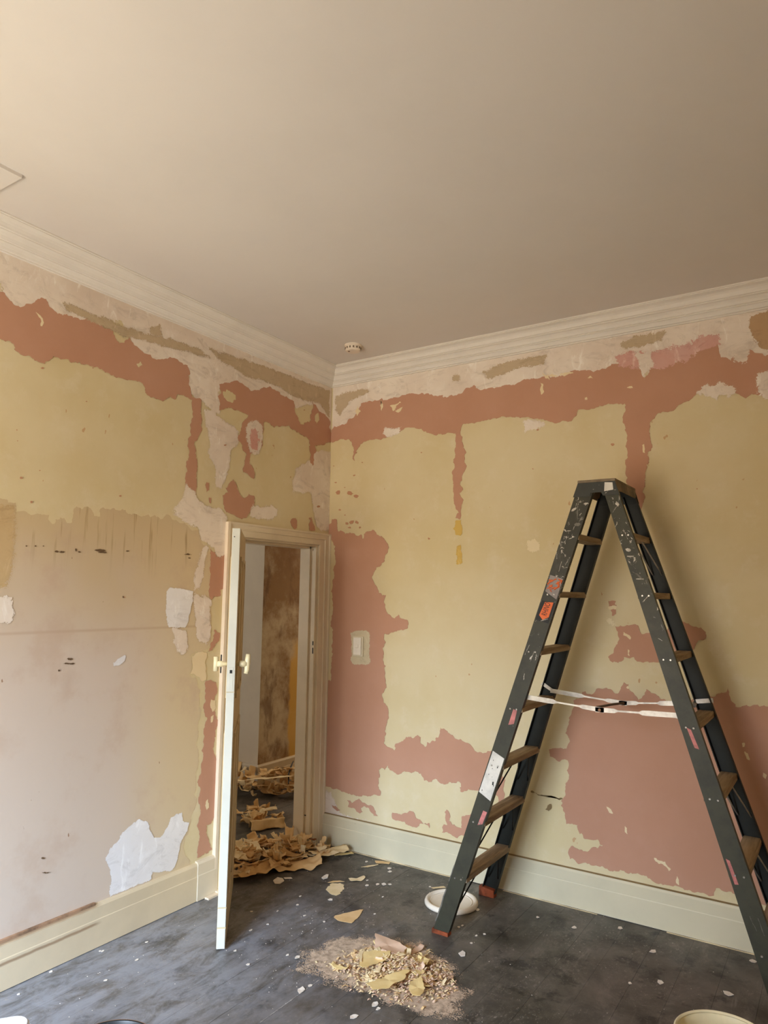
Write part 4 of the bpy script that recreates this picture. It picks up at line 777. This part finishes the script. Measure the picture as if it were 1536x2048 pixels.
# stickers on the near rails
def on_rail(fx, z, q, off): return Vector((fx(z, 0)*(1-q)+fx(z, 1)*q, yn(z)-off, z))
def sticker(fx, corners, mat, name, label, off=.0012, parent=None):
    A = [on_rail(fx, z, q, off) for z, q in corners]; B = [on_rail(fx, z, q, .0002) for z, q in corners]
    m = MB(); m.loft(A, B); o = m.build(name, mat, parent or lad); o['label'] = label; return o
sticker(xl, [(1.785, .08), (1.765, .93), (1.665, .93), (1.705, .1)], M_stick, 'sticker', 'torn grey sticker with orange print')
rs = random.Random(5)
def squiggle(z0, z1, q0, q1, n, mat, name, wdt=.0018):
    m = MB(); 
    for k in range(n):
        z = rs.uniform(z0, z1); q = rs.uniform(q0, q1); pts = []
        for j in range(4): pts.append(on_rail(xl, z, q, .0018)); z += rs.uniform(-.016, .016); q = min(.9, max(.1, q+rs.uniform(-.2, .2)))
        m.tube(pts, wdt, 5)
    return m.build(name, mat, lad)
squiggle(1.70, 1.765, .28, .72, 12, M_orange, 'sticker_print', .003)
sticker(xl, [(1.66, .06), (1.648, .92), (1.548, .92), (1.565, .06)], M_black, 'sticker', 'black sticker with orange lettering')
sticker(xl, [(1.652, .3), (1.65, .82), (1.578, .82), (1.565, .5), (1.588, .2)], M_orange, 'sticker', 'orange shield on the black sticker', .0016)
tx = bpy.data.curves.new('lettering', 'FONT'); tx.body = 'RHINO'; tx.size = .034; tx.extrude = .0004; tx.align_x = 'CENTER'; tx.align_y = 'CENTER'
tx.materials.append(M_black); tmp = bpy.data.objects.new('lettering_curve', tx); COL.objects.link(tmp)
bpy.context.view_layer.update()
tme = bpy.data.meshes.new_from_object(tmp.evaluated_get(bpy.context.evaluated_depsgraph_get())); bpy.data.objects.remove(tmp)
ax = Vector((.336, .1/2.245, 1)).normalized(); nz = Vector((0, -1, 0)); nz = (nz-ax*nz.dot(ax)).normalized(); ay = nz.cross(ax)
tm = Matrix((ax*.62, ay*1.15, nz)).transposed().to_4x4(); pc = on_rail(xl, 1.617, .52, .0021); tm.translation = pc-Vector(lad.location); tme.transform(tm)
to = bpy.data.objects.new('lettering', tme); COL.objects.link(to); to.parent = lad
to['label'] = 'dark block lettering running up the orange sticker'
sticker(xl, [(.915, .08), (.885, .93), (.675, .93), (.71, .05)], M_label, 'sticker', 'long white warning label with faded print')
m = MB()
for (z, q, s) in ((.84, .68, .006), (.83, .4, .003), (.80, .3, .003), (.76, .72, .009), (.75, .8, .004), (.87, .3, .003), (.72, .2, .004), (.79, .55, .002)):
    a = on_rail(xl, z, q, .0016); m.hexa([a+Vector(v)*s for v in ((-.4, 0, -1), (.5, 0, -.7), (.5, .1, -.7), (-.4, .1, -1), (-.2, 0, .8), (.6, 0, 1), (.6, .1, 1), (-.2, .1, .8))])
m.build('tear', M_railF, lad)['kind'] = 'stuff'
sticker(xl, [(1.125, .5), (1.12, .75), (1.055, .82), (1.048, .5)], M_red, 'sticker', 'small faded red sticker')
sticker(xl, [(.625, .68), (.62, .95), (.56, .9), (.552, .62)], M_red, 'sticker', 'small faded red sticker, lower')
sticker(xr, [(1.125, .33), (1.118, .53), (1.04, .62), (1.045, .4)], M_red, 'sticker', 'faded pink sticker on the right rail')
sticker(xr, [(.62, .12), (.615, .28), (.53, .33), (.528, .15)], M_red, 'sticker', 'faded pink sticker low on the right rail')
# strokes of paint on the rails
def splat(fx, z, q, dz, dq, wz, mat, par=lad):
    """a flat smear, thin and uneven, lying on the web of a near rail"""
    n = 9; top = []; bot = []
    for i in range(n+1):
        t = i/n; ww = wz*(math.sin(PI*min(1, max(0, t*.9+.06)))**.6)*(.6+.6*rs.random())
        top.append((z+dz*t+ww, q+dq*t+rs.uniform(-.02, .02))); bot.append((z+dz*t-ww, q+dq*t+rs.uniform(-.02, .02)))
    poly = top+bot[::-1]
    cl = lambda v: min(.98, max(.02, v))
    A = [on_rail(fx, a, cl(b), .0012) for a, b in poly]; B = [on_rail(fx, a, cl(b), .0002) for a, b in poly]
    m = MB(); m.loft(A, B); return m.build('paint_splash', mat, par)
M_sp = simple('dried_white_paint', (206, 200, 188), .6, .3, var=.2, scale=30)
M_sp2 = simple('thin_grey_paint', (128, 124, 114), .6, .3, var=.2, scale=30)
for a in [(2.19, .28, -.0, .35, .005), (2.165, .3, .03, .2, .003), (2.14, .3, -.09, .35, .006), (2.10, .1, .01, .25, .008), (2.03, .55, .0, .35, .009), (2.045, .75, .02, .15, .006), (1.94, .12, -.03, .06, .004),
          (1.87, .9, -.04, -.12, .003), (1.865, .78, -.02, .12, .003), (1.85, .5, -.05, .03, .002), (1.8, .4, -.02, .05, .003), (1.56, .4, .01, .4, .004), (1.44, .2, -.05, -.08, .006), (1.41, .62, -.05, -.02, .003), (1.375, .5, .01, .12, .009), (1.40, .8, -.03, .06, .008), (1.30, .45, -.03, .1, .007), (1.96, .5, .01, .3, .002), (2.0, .2, 0, .25, .002)]:
    splat(xl, *a, M_sp if rs.random() < .75 else M_sp2)
for a in [(2.0, .5, -.05, .08, .004), (2.08, .15, .03, .45, .003), (2.12, .55, .0, .25, .012), (1.90, .2, .0, .35, .008), (1.87, .15, .0, .45, .003), (1.79, .35, -.03, .35, .008), (1.80, .15, -.03, .5, .002), (1.765, .25, .0, .5, .003), (1.76, .85, -.02, .0, .003), (1.7, .85, -.015, -.05, .004), (1.66, .2, .03, .5, .002), (1.56, .85, -.02, .05, .005), (1.5, .4, -.01, .2, .002), (1.96, .8, -.01, .1, .003), (.42, .35, -.05, .1, .004), (.42, .7, -.06, .02, .004)]:
    splat(xr, *a, M_sp if rs.random() < .7 else M_sp2)
# long whitish chip line up the near left rail's outer edge
m = MB(); m.tube([on_rail(xl, z, -.01+.06*noise.noise((z*25, 0, 0)), .001) for z in [.06+.02*i for i in range(9)]], .0035, 5); m.tube([on_rail(xl, z, .0+.06*noise.noise((z*25, 0, 0)), .001) for z in [.26+.02*i for i in range(5)]], .0025, 5); m.build('chipped_edge', M_sp2, lad)

# ------------------------------------------------------------------ pails, lid, tub
lidc = (1.175, -.356, 0)
lid = empty('round_plastic_cover', lidc, label='round white plastic bucket lid lying behind the ladder foot', cat='bucket lid')
m = MB(); m.lathe([(.138, 0), (.146, .003), (.147, .012), (.143, .022), (.136, .026), (.128, .026), (.124, .016), (.118, .013), (0, .013)], lidc, 64); m.build('lid_disc', M_plast, lid, smooth=True)
m = MB(); m.lathe([(.113, .0131), (.115, .0155), (.111, .0155), (.109, .0131)], lidc, 64); m.build('lid_rib', M_plast, lid, smooth=True)
def pail(name, c, R0, R1, hgt, mat, rimmat, label, inner, rw=.0125):
    e = empty(name, c, label=label, cat='bucket')
    m = MB(); m.lathe([(0, 0), (R0, 0), (R0+.003, .006), (R1-.006, hgt-.05), (R1, hgt-.05), (R1, hgt-.03), (R1-.003, hgt-.03), (R1-.003, hgt-.004), (R1-.007, hgt), (R1-.010, hgt-.004), (R1-.011, hgt-.04), (R0-.003, .006), (0, .004)], c, 64)
    m.build('bucket_body', mat, e, smooth=True)
    m = MB(); m.lathe([(R1-.007, hgt+.0015), (R1-.0015, hgt-.002), (R1-.0015, hgt-.006), (R1-rw, hgt-.006), (R1-rw, hgt-.002), (R1-.007, hgt+.0015)], c, 64); m.build('rim', rimmat, e, smooth=True)
    m = MB(); pts = []
    for k in range(19):
        a = PI*k/18; pts.append((c[0]+(R1+.004)*math.cos(a+.4), c[1]-(R1+.004)*math.sin(a+.4), c[2]+hgt-.045-.12*math.sin(a)))
    m.tube(pts, .0022, 6); m.build('wire_handle', M_metal, e)
    if inner:
        m = MB(); rr = R0+(R1-R0)*.25; m.lathe([(0, inner), (rr-.004, inner)], c, 48); m.build('contents', MT['cream'], e)
pail('bucket', (2.68, -1.378, 0), .125, .152, .30, M_pail, M_pail, 'cream-white plastic bucket at the bottom right of the picture', .05)
pail('black_bucket', (1.118, -2.50, 0), .115, .141, .30, M_blk, M_rim, 'black bucket with a scuffed brown rim at the bottom edge', .04, .005)
tub = empty('plastic_tub', (.748, -2.70, 0), label='bluish-white plastic tub cut by the bottom left corner of the picture', cat='tub')
def rrect(cx, cy, hx, hy, rad, z, ang, n=6):
    out = []
    for sx, sy, a0 in ((1, 1, 0), (-1, 1, PI/2), (-1, -1, PI), (1, -1, 1.5*PI)):
        for k in range(n+1):
            a = a0+PI/2*k/n; x_, y_ = sx*(hx-rad)+rad*math.cos(a), sy*(hy-rad)+rad*math.sin(a)
            out.append((cx+x_*math.cos(ang)-y_*math.sin(ang), cy+x_*math.sin(ang)+y_*math.cos(ang), z))
    return out
ta = math.radians(-37); tcx, tcy = .748, -2.70
R_ = [rrect(tcx, tcy, .15, .11, .04, .0, ta), rrect(tcx, tcy, .165, .125, .045, .235, ta), rrect(tcx, tcy, .175, .135, .05, .237, ta), rrect(tcx, tcy, .175, .135, .05, .25, ta), rrect(tcx, tcy, .16, .12, .04, .251, ta), rrect(tcx, tcy, .146, .106, .036, .01, ta)]
m = MB(); n = len(R_[0]); V = [p for q in R_ for p in q]; F = []
for i in range(len(R_)-1):
    for k in range(n): F.append((i*n+k, i*n+(k+1) % n, (i+1)*n+(k+1) % n, (i+1)*n+k))
F += [tuple(range(n))[::-1], tuple(range((len(R_)-1)*n, len(R_)*n))]; m.add(V, F)
m.build('tub_body', M_tub, tub, smooth=True)
m = MB(); q0 = rrect(tcx, tcy, .17, .13, .048, .2505, ta); q1 = rrect(tcx, tcy, .17, .13, .048, .258, ta); m.loft(q0, q1); m.build('tub_lid', M_tub, tub, bevel=.003)

# ------------------------------------------------------------------ stripped wallpaper
def crumple(name, c, L, Wd, ang, seed, mat, amp=.03, curl=0, fold=0, tilt=0, z0=.002, nx=22, ny=12, taper=.3, label=None, cat='wallpaper', group=None, thick=.0012, flat=False):
    R = random.Random(seed); sx, sy = R.uniform(0, 99), R.uniform(0, 99)
    V = []; F = []
    for i in range(nx+1):
        s = i/nx-.5
        for j in range(ny+1):
            t = j/ny-.5
            edge = 1-taper*abs(noise.noise((s*3+sx, 7.7, sy)))*1.6-.25*taper*abs(noise.noise((s*14+sx, 3.1, sy)))
            x = L*s*(1-.25*taper*abs(noise.noise((t*4+sy, 1.3, sx)))); y = Wd*t*edge
            # sharp folds: absolute value noise
            n1 = 1-2*abs(noise.noise((s*L*8+sx, t*Wd*8+sy, 0))); n2 = 1-2*abs(noise.noise((s*L*17+sx, t*Wd*17+sy, 5)))
            z = amp*(.75*n1+.25*n2)+.35*amp
            y += .35*amp*noise.noise((s*6+sx, t*6, 9)); x += .35*amp*noise.noise((s*6, t*6+sy, 4))
            if curl:   # the long ends roll up
                e = max(0, abs(s)-.2); z += curl*e*e*L*4; x *= 1-curl*e*.5
            if fold:   # bent along its length like a tent
                z += fold*(.5-abs(t))*Wd; y *= 1-.35*abs(fold)
            z += tilt*y
            V.append([x, y, z])
    zm = min(v[2] for v in V)
    ca, sa_ = math.cos(ang), math.sin(ang)
    V = [(x*ca-y*sa_, x*sa_+y*ca, z-zm+z0) for x, y, z in V]
    for i in range(nx):
        for j in range(ny): a = i*(ny+1)+j; F.append((a, a+ny+1, a+ny+2, a+1))
    me = bpy.data.meshes.new(name); me.from_pydata(V, [], F); me.materials.append(mat)
    if not flat: me.polygons.foreach_set('use_smooth', [True]*len(F))
    o = bpy.data.objects.new(name, me); COL.objects.link(o); o.location = (c[0], c[1], c[2] if len(c) > 2 else 0)
    sm = o.modifiers.new('paper_thickness', 'SOLIDIFY'); sm.thickness = thick; sm.offset = 1
    return tag(o, label, cat, group)
def inpoly(x, y, poly): return sd_poly(np.array([x]), np.array([y]), poly)[0]
def heap(poly, n, seed, lab, grp, hmax, mats, Ls=(.14, .34), Ws=(.06, .14), ang=(0, PI), hfun=None, amp=(.015, .035)):
    words = {P_kraft.name: 'kraft-brown', P_tan.name: 'tan', P_pale.name: 'pale buff'}
    R = random.Random(seed); P = np.array(poly); lo, hi = P.min(0), P.max(0); k = 0; tries = 0
    while k < n and tries < 5000:
        tries += 1
        x, y = R.uniform(lo[0], hi[0]), R.uniform(lo[1], hi[1]); s = inpoly(x, y, poly)
        if s < .02: continue
        h = (hfun(x, y) if hfun else hmax*min(1, s/.12))
        L, Wd = R.uniform(*Ls), R.uniform(*Ws)
        if s < .07: L *= .6; Wd *= .7
        frac = k/n
        crumple('wallpaper_strip', (x, y), L, Wd, R.uniform(*ang), R.randint(0, 9999), (mm := R.choice(mats)), amp=R.uniform(*amp), curl=R.choice((0, .3, .9, .5)), fold=R.choice((0, 0, .3, -.2)),
                tilt=R.uniform(-.2, .2), z0=.002+h*frac*.9, nx=16, ny=8, label=lab.replace('@', words[mm.name]), group=grp+', '+words[mm.name]+' ones')
        k += 1
kr = [P_kraft, P_kraft, P_tan, P_tan, P_pale]
heap([(.04,-.88),(.04,-.74),(.02,-.61),(.09,-.54),(.17,-.44),(.2,-.37),(.25,-.28),(.19,-.16),(.09,-.05),(.03,-.14),(-.2,-.2),(-.33,-.4),(-.3,-.8),(-.1,-.86)], 150, 21,
     'crumpled @ strip of stripped wallpaper in the heap across the doorway', 'stripped wallpaper heaped across the doorway', .125, kr, (.07, .2), (.035, .085), amp=(.010, .026))
heap([(-.72,-.08),(-.5,-.1),(-.42,.03),(-.47,.16),(-.62,.36),(-.8,.3),(-.93,.15)], 26, 22, 'crumpled @ strip of stripped wallpaper in the middle heap of the hall', 'stripped wallpaper in the middle of the hall', .07, kr, (.08, .2), (.04, .09), amp=(.01, .024))
heap([(-1.2,.36),(-1.05,.42),(-.93,.62),(-.76,.6),(-.8,.95),(-1.2,1.2),(-1.22,.69),(-1.7,.69),(-1.6,.4)], 90, 23, 'crumpled @ strip of stripped wallpaper in the far heap at the hall corner', 'stripped wallpaper at the hall corner', .2, kr, (.1, .26), (.04, .09), amp=(.01, .026))
# sheets that can be told apart
crumple('wallpaper_sheet', (.155, -.46), .34, .13, math.radians(48), 31, P_tan, amp=.022, curl=.3, tilt=.2, z0=.004, label='broad tan sheet at the front lip of the doorway heap', nx=30, ny=14)
crumple('wallpaper_sheet', (.21, -.20), .27, .11, math.radians(62), 32, P_pale, amp=.018, curl=.2, z0=.03, label='pale sheet folded against the foot of the right door casing', nx=30, ny=14)
crumple('wallpaper_sheet', (.04, -.68), .3, .16, math.radians(80), 33, P_kraft, amp=.03, z0=.02, label='darker brown sheet next to the open door edge in the doorway heap', nx=30, ny=14)
crumple('wallpaper_sheet', (.27, -.12), .13, .045, math.radians(50), 34, P_yel, amp=.01, z0=.01, label='small yellow scrap poking out at the right end of the doorway heap')
crumple('wallpaper_scrap', (.06, -.22), .09, .07, .3, 35, P_rust, amp=.03, z0=.08, label='reddish-brown scrap in the doorway heap beside the right jamb')
crumple('wallpaper_sheet', (-.49, .0), .26, .15, math.radians(55), 36, P_tan, amp=.012, fold=.75, z0=.003, label='shell-shaped folded sheet in the middle of the hall floor', nx=30, ny=16, taper=.5)
crumple('wallpaper_strip', (-1.0, .52), .5, .05, math.radians(55), 37, P_pale, amp=.012, z0=.16, label='long thin strip lying across the top of the far hall heap', nx=30, ny=5)
m = MB(); m.tube([(-.83, .62, .13), (-.93, .74, .17), (-1.02, .88, .2), (-1.1, 1.0, .2)], [.005, .006, .007, .005], 7); tag(m.build('dark_tube', M_railF), 'thin dark curved strip on top of the far hall heap', 'strip')
m = MB(); pts = [(-.02, -.29, .03), (-.07, -.24, .035), (-.1, -.19, .07), (-.115, -.165, .13)]
m.tube(pts, [.008, .008, .007, .004], 6); tag(m.build('wallpaper_curl', P_tan), 'narrow curled strip leaning on the inside of the right jamb', 'wallpaper')
# flat pieces on the floor
rf = random.Random(77)
def flat_piece(name, pts, mat, label, cat='scrap', group=None, z=.0015, h=.0015, bend=0, rough=.05):
    ol = rough_outline(pts, rf, .02, rough); cx = sum(p[0] for p in ol)/len(ol); cy = sum(p[1] for p in ol)/len(ol)
    A = [(x_, y_, z+bend*math.hypot(x_-cx, y_-cy)*(.5+.5*math.sin(3*math.atan2(y_-cy, x_-cx)+cx*20))) for x_, y_ in ol]
    m = MB(); n = len(A); V = A+[(x_, y_, zz+h) for x_, y_, zz in A]+[(cx, cy, z), (cx, cy, z+h)]
    F = [(i, (i+1) % n, n+(i+1) % n, n+i) for i in range(n)]+[(2*n, (i+1) % n, i) for i in range(n)]+[(2*n+1, n+i, n+(i+1) % n) for i in range(n)]
    m.add(V, F); return tag(m.build(name, mat, origin=(cx, cy, 0)), label, cat, group)
flat_piece('paper_scrap', [(.741,-.837),(.808,-.703),(.823,-.693),(.857,-.798),(.863,-.855),(.782,-.871),(.75,-.858)], P_tan, 'flat tan wedge of wallpaper alone on the floor between door and pile', 'wallpaper')
flat_piece('paper_scrap', [(.488,-.571),(.474,-.529),(.513,-.484),(.553,-.499),(.59,-.574),(.597,-.635),(.571,-.637),(.528,-.618)], P_pale, 'flat pale shield-shaped piece of wallpaper in front of the skirting', 'wallpaper', rough=.12)
flat_piece('paper_scrap', [(.515,-.402),(.551,-.377),(.566,-.32),(.593,-.338),(.596,-.39),(.551,-.422)], P_pale, 'small curved pale scrap near the right skirting', 'wallpaper', bend=.1)
flat_piece('paper_scrap', [(.474,-.213),(.531,-.114),(.54,-.117),(.507,-.19)], P_pale, 'thin pale sliver near the right skirting', 'wallpaper')
flat_piece('paper_scrap', [(.485,-.074),(.577,-.041),(.589,-.073),(.514,-.106)], P_tan, 'dull tan scrap lying against the right skirting', 'wallpaper')
flat_piece('paper_scrap', [(.45,-.52),(.46,-.48),(.49,-.455),(.52,-.45),(.5,-.47),(.475,-.5)], P_tan, 'little tan sliver touching the shield-shaped piece', 'wallpaper')
flat_piece('plaster_chip', [(.175,-.685),(.162,-.631),(.196,-.626),(.228,-.648),(.237,-.694),(.213,-.711)], P_chip, 'white oval plaster chip in front of the doorway heap', 'chip', h=.004, rough=.03)
flat_piece('plaster_chip', [(.191,-.611),(.223,-.58),(.244,-.592),(.213,-.623)], P_chip, 'thin white chip beside the oval one', 'chip')
flat_piece('plaster_chip', [(.38,-.488),(.374,-.437),(.386,-.428),(.409,-.467),(.401,-.5)], P_chip, 'curled white chip in front of the casing', 'chip', h=.006)
flat_piece('plaster_chip', [(1.456,-.823),(1.461,-.791),(1.481,-.8),(1.492,-.826),(1.478,-.841)], P_chip, 'white oval chip on the floor right of the pile', 'chip', h=.004, rough=.03)
flat_piece('plaster_chip', [(.98,-.235),(1.03,-.175),(1.05,-.185),(1.02,-.215),(1.0,-.24)], P_pale, 'pale sliver behind the bucket lid', 'chip')
CH = [(1.822,-.25,2),(2.019,-.12,2),(2.214,-.276,2.4),(2.623,-.101,2),(2.301,-.541,2),(2.562,-.471,3),(1.625,-.243,1.3),(.968,-.226,1),(1.328,-.348,2),(1.447,-.614,1),(1.336,-.581,1.2),(1.343,-.556,1),(1.475,-.575,1),(1.462,-.696,1),(2.192,-.626,1.2),
      (1.046,-1.484,2.6),(.854,-1.277,1.6),(.804,-1.289,1),(.495,-.847,1.2),(.437,-.755,1),(.574,-1.398,1),(.493,-1.205,1.3),(.517,-1.109,1),(.713,-1.456,1.4),(1.053,-1.432,1.4),(1.34,-1.509,2.2),(1.363,-1.392,2.2),(1.39,-1.408,1.6),(.095,-2.17,1),(.041,-1.991,1.2),
      (.07,-1.751,1),(.06,-1.759,.8),(.268,-1.715,1.3),(.168,-1.579,1),(.736,-.924,1),(.601,-.696,2),(.61,-.928,1),(.459,-.968,.8),(.66,-.42,1.6),(.7,-.37,2),(.73,-.35,2),(.76,-.33,1.4),(.63,-.13,2),(.66,-.17,2),(.45,-.12,1.4),(.62,-.36,1),(.9,-.7,1),(.82,-.5,1),(.35,-1.05,1),(.3,-1.9,1)]
def zone(x, y):
    if y < -1.5: return 'on the pale boards by the left skirting'
    if x > 1.75: return 'on the floor between ladder and bucket'
    if x > 1.25 and y > -.75: return 'around the near ladder foot'
    if x > .58 and y > -.45: return 'near the foot of the right skirting'
    if y < -1.2: return 'on the boards in front of the pile'
    return 'between the door edge and the pile'
for (x_, y_, s) in CH:
    s *= .0085; k = rf.randint(5, 7)
    flat_piece('paint_flake', [(x_+s*rf.uniform(.5, 1)*math.cos(2*PI*i/k), y_+s*rf.uniform(.6, 1.3)*math.sin(2*PI*i/k)) for i in range(k)], P_chip,
               'small white paint flake '+zone(x_, y_), 'paint flake', 'white paint flakes '+zone(x_, y_), z=.0008, h=.002, bend=.12, rough=.02)
# specks too small to count
m = MB(); rq = random.Random(9)
for i in range(620):
    if i < 420: x_, y_ = rq.uniform(.05, 3.2), rq.uniform(-3.0, -.05)
    else: x_, y_ = rq.gauss(.85, .3), rq.gauss(-1.05, .35)
    if not (.03 < x_ < 3.5 and -3.3 < y_ < -.03): continue
    if math.hypot(x_-1.29, y_+.69) < .09 or math.hypot(x_-1.3, y_+.13) < .09 or math.hypot(x_-1.175, y_+.356) < .16: continue
    s = rq.choice((.0012, .0015, .002, .0028)); a = rq.uniform(0, PI)
    c_, s_ = math.cos(a)*s, math.sin(a)*s; m.add([(x_-c_, y_-s_, .0008), (x_+s_, y_-c_, .0008), (x_+c_, y_+s_, .0008), (x_-s_, y_+c_, .0008), (x_, y_, .0008+s*.7)], [(0, 1, 4), (1, 2, 4), (2, 3, 4), (3, 0, 4)])
tag(m.build('debris', P_chip), 'fine white specks of paint scattered over the dark floor', 'debris', kind='stuff')
# the pile in the middle of the floor
PILE = [(1.0,-1.26),(1.039,-1.309),(1.186,-1.322),(1.248,-1.336),(1.313,-1.337),(1.402,-1.30),(1.507,-1.272),(1.52,-1.2),(1.56,-1.15),(1.511,-1.06),(1.402,-.954),(1.319,-.9),(1.236,-.9),(1.164,-.92),(1.1,-.95),(1.09,-1.03),(1.028,-1.101),(1.05,-1.2)]
soft_mesh('dust_bed', 'F', [(.93,-1.33),(1.186,-1.345),(1.4,-1.33),(1.56,-1.36),(1.66,-1.25),(1.62,-1.1),(1.45,-.93),(1.25,-.87),(1.05,-.9),(.9,-1.05),(.86,-1.2)], .0012, M_dust, None, step=.012, margin=.09)
tag(bpy.data.objects['dust_bed'], 'thin beige plaster dust spread under the pile of scraps', 'dust', kind='stuff')
def lump(x_, y_): return .06*math.exp(-(((x_-1.3)/.17)**2+((y_+1.13)/.14)**2))
m = MB()
for mi_, cnt, sd_ in ((0, 900, 1), (1, 700, 2), (2, 500, 3)):
    rq = random.Random(sd_)
    for i in range(cnt):
        while True:
            x_, y_ = rq.gauss(1.3 if sd_ != 2 else 1.36, .125), rq.gauss(-1.13, .095)
            if inpoly(x_, y_, PILE) > -.05: break
        z = .001+lump(x_, y_)*rq.random(); L = rq.uniform(.005, .03); wd = rq.uniform(.003, .011); a = rq.gauss(.6, .7); c_, s_ = math.cos(a), math.sin(a)
        pts = []
        for t, q in ((-1, -1), (0, -1), (1, -1), (1, 1), (0, 1), (-1, 1)):
            px, py = t*L/2, q*wd/2; pts.append((x_+px*c_-py*s_, y_+px*s_+py*c_, z+(.22*L if t == 0 else 0)+rq.uniform(0, .003)))
        m.add(pts, [(0, 1, 4, 5), (1, 2, 3, 4)], mi_)
tag(m.build('shavings', [P_pale, P_pink, P_tan]), 'fine tan and pinkish shavings making up the pile of scraps', 'shavings', kind='stuff')
def pp(name, pts, z, mat, label, bend=.12): return flat_piece(name, pts, mat, label, 'wallpaper', z=z, h=.0015, bend=bend, rough=.08)
pp('paper_scrap', [(1.124,-1.162),(1.165,-1.117),(1.245,-1.084),(1.264,-1.14),(1.216,-1.276),(1.176,-1.237)], .052, P_yel, 'flat yellow piece with a pale left end on the left of the pile', .05)
q_ = flat_piece('pale_end', [(1.124,-1.162),(1.140,-1.146),(1.190,-1.243),(1.176,-1.237)], P_cream, None, None, z=.0565, h=.0008, bend=.02); q_.parent = bpy.data.objects['paper_scrap.006']; q_.location = q_.location-q_.parent.location; q_['label'] = 'pale cream end of the yellow piece'
pp('paper_scrap', [(1.088,-.98),(1.158,-.965),(1.23,-.982),(1.28,-1.0),(1.29,-1.08),(1.241,-1.087),(1.154,-1.08)], .045, P_pink, 'pinkish sheet at the back of the pile')
pp('paper_scrap', [(1.393,-1.164),(1.35,-1.218),(1.325,-1.259),(1.314,-1.338),(1.302,-1.37),(1.345,-1.385),(1.39,-1.325),(1.405,-1.25)], .045, P_yel, 'long yellow blade of paper across the front of the pile', .1)
pp('paper_scrap', [(1.436,-1.15),(1.468,-1.185),(1.516,-1.267),(1.52,-1.295),(1.487,-1.3),(1.449,-1.268),(1.424,-1.215)], .03, P_yel, 'yellow triangular piece with a pointed tip at the front right of the pile', .12)
pp('paper_scrap', [(1.334,-.984),(1.38,-1.007),(1.406,-1.0),(1.424,-1.067),(1.396,-1.06),(1.369,-1.052)], .03, P_yel, 'yellow curled leaf at the right back of the pile', .4)
R = random.Random(41)
PW = {P_yel.name: 'yellow', P_cream.name: 'cream', P_pale.name: 'pale buff', P_pink.name: 'pinkish', P_tan.name: 'tan'}
for i in range(58):
    while True:
        x_, y_ = R.gauss(1.32, .12), R.gauss(-1.12, .1)
        if inpoly(x_, y_, PILE) > .02: break
    crumple('paper_curl', (x_, y_), R.uniform(.04, .12), R.uniform(.02, .055), R.gauss(.5, .8), R.randint(0, 9999), (mm := R.choice((P_yel, P_cream, P_cream, P_pale, P_pink, P_tan))), amp=R.uniform(.004, .011), curl=R.uniform(0, .7), z0=.002+lump(x_, y_)*R.uniform(.2, .9), nx=10, ny=6,
            label='small curled '+PW[mm.name]+' scrap of paper in the pile on the floor', group='curled '+PW[mm.name]+' scraps in the pile on the floor')
# dust-filled joints in the floor
for (xa, y0, y1, wd) in ((.5695, -2.75, -1.12, .0022), (1.0565, -1.75, -1.36, .0016)):
    soft_mesh('joint_dust', 'F', [(xa-wd, y0), (xa+wd, y0), (xa+wd, y1), (xa-wd, y1)], .0009, M_dustline, floor, step=.004, margin=.006)
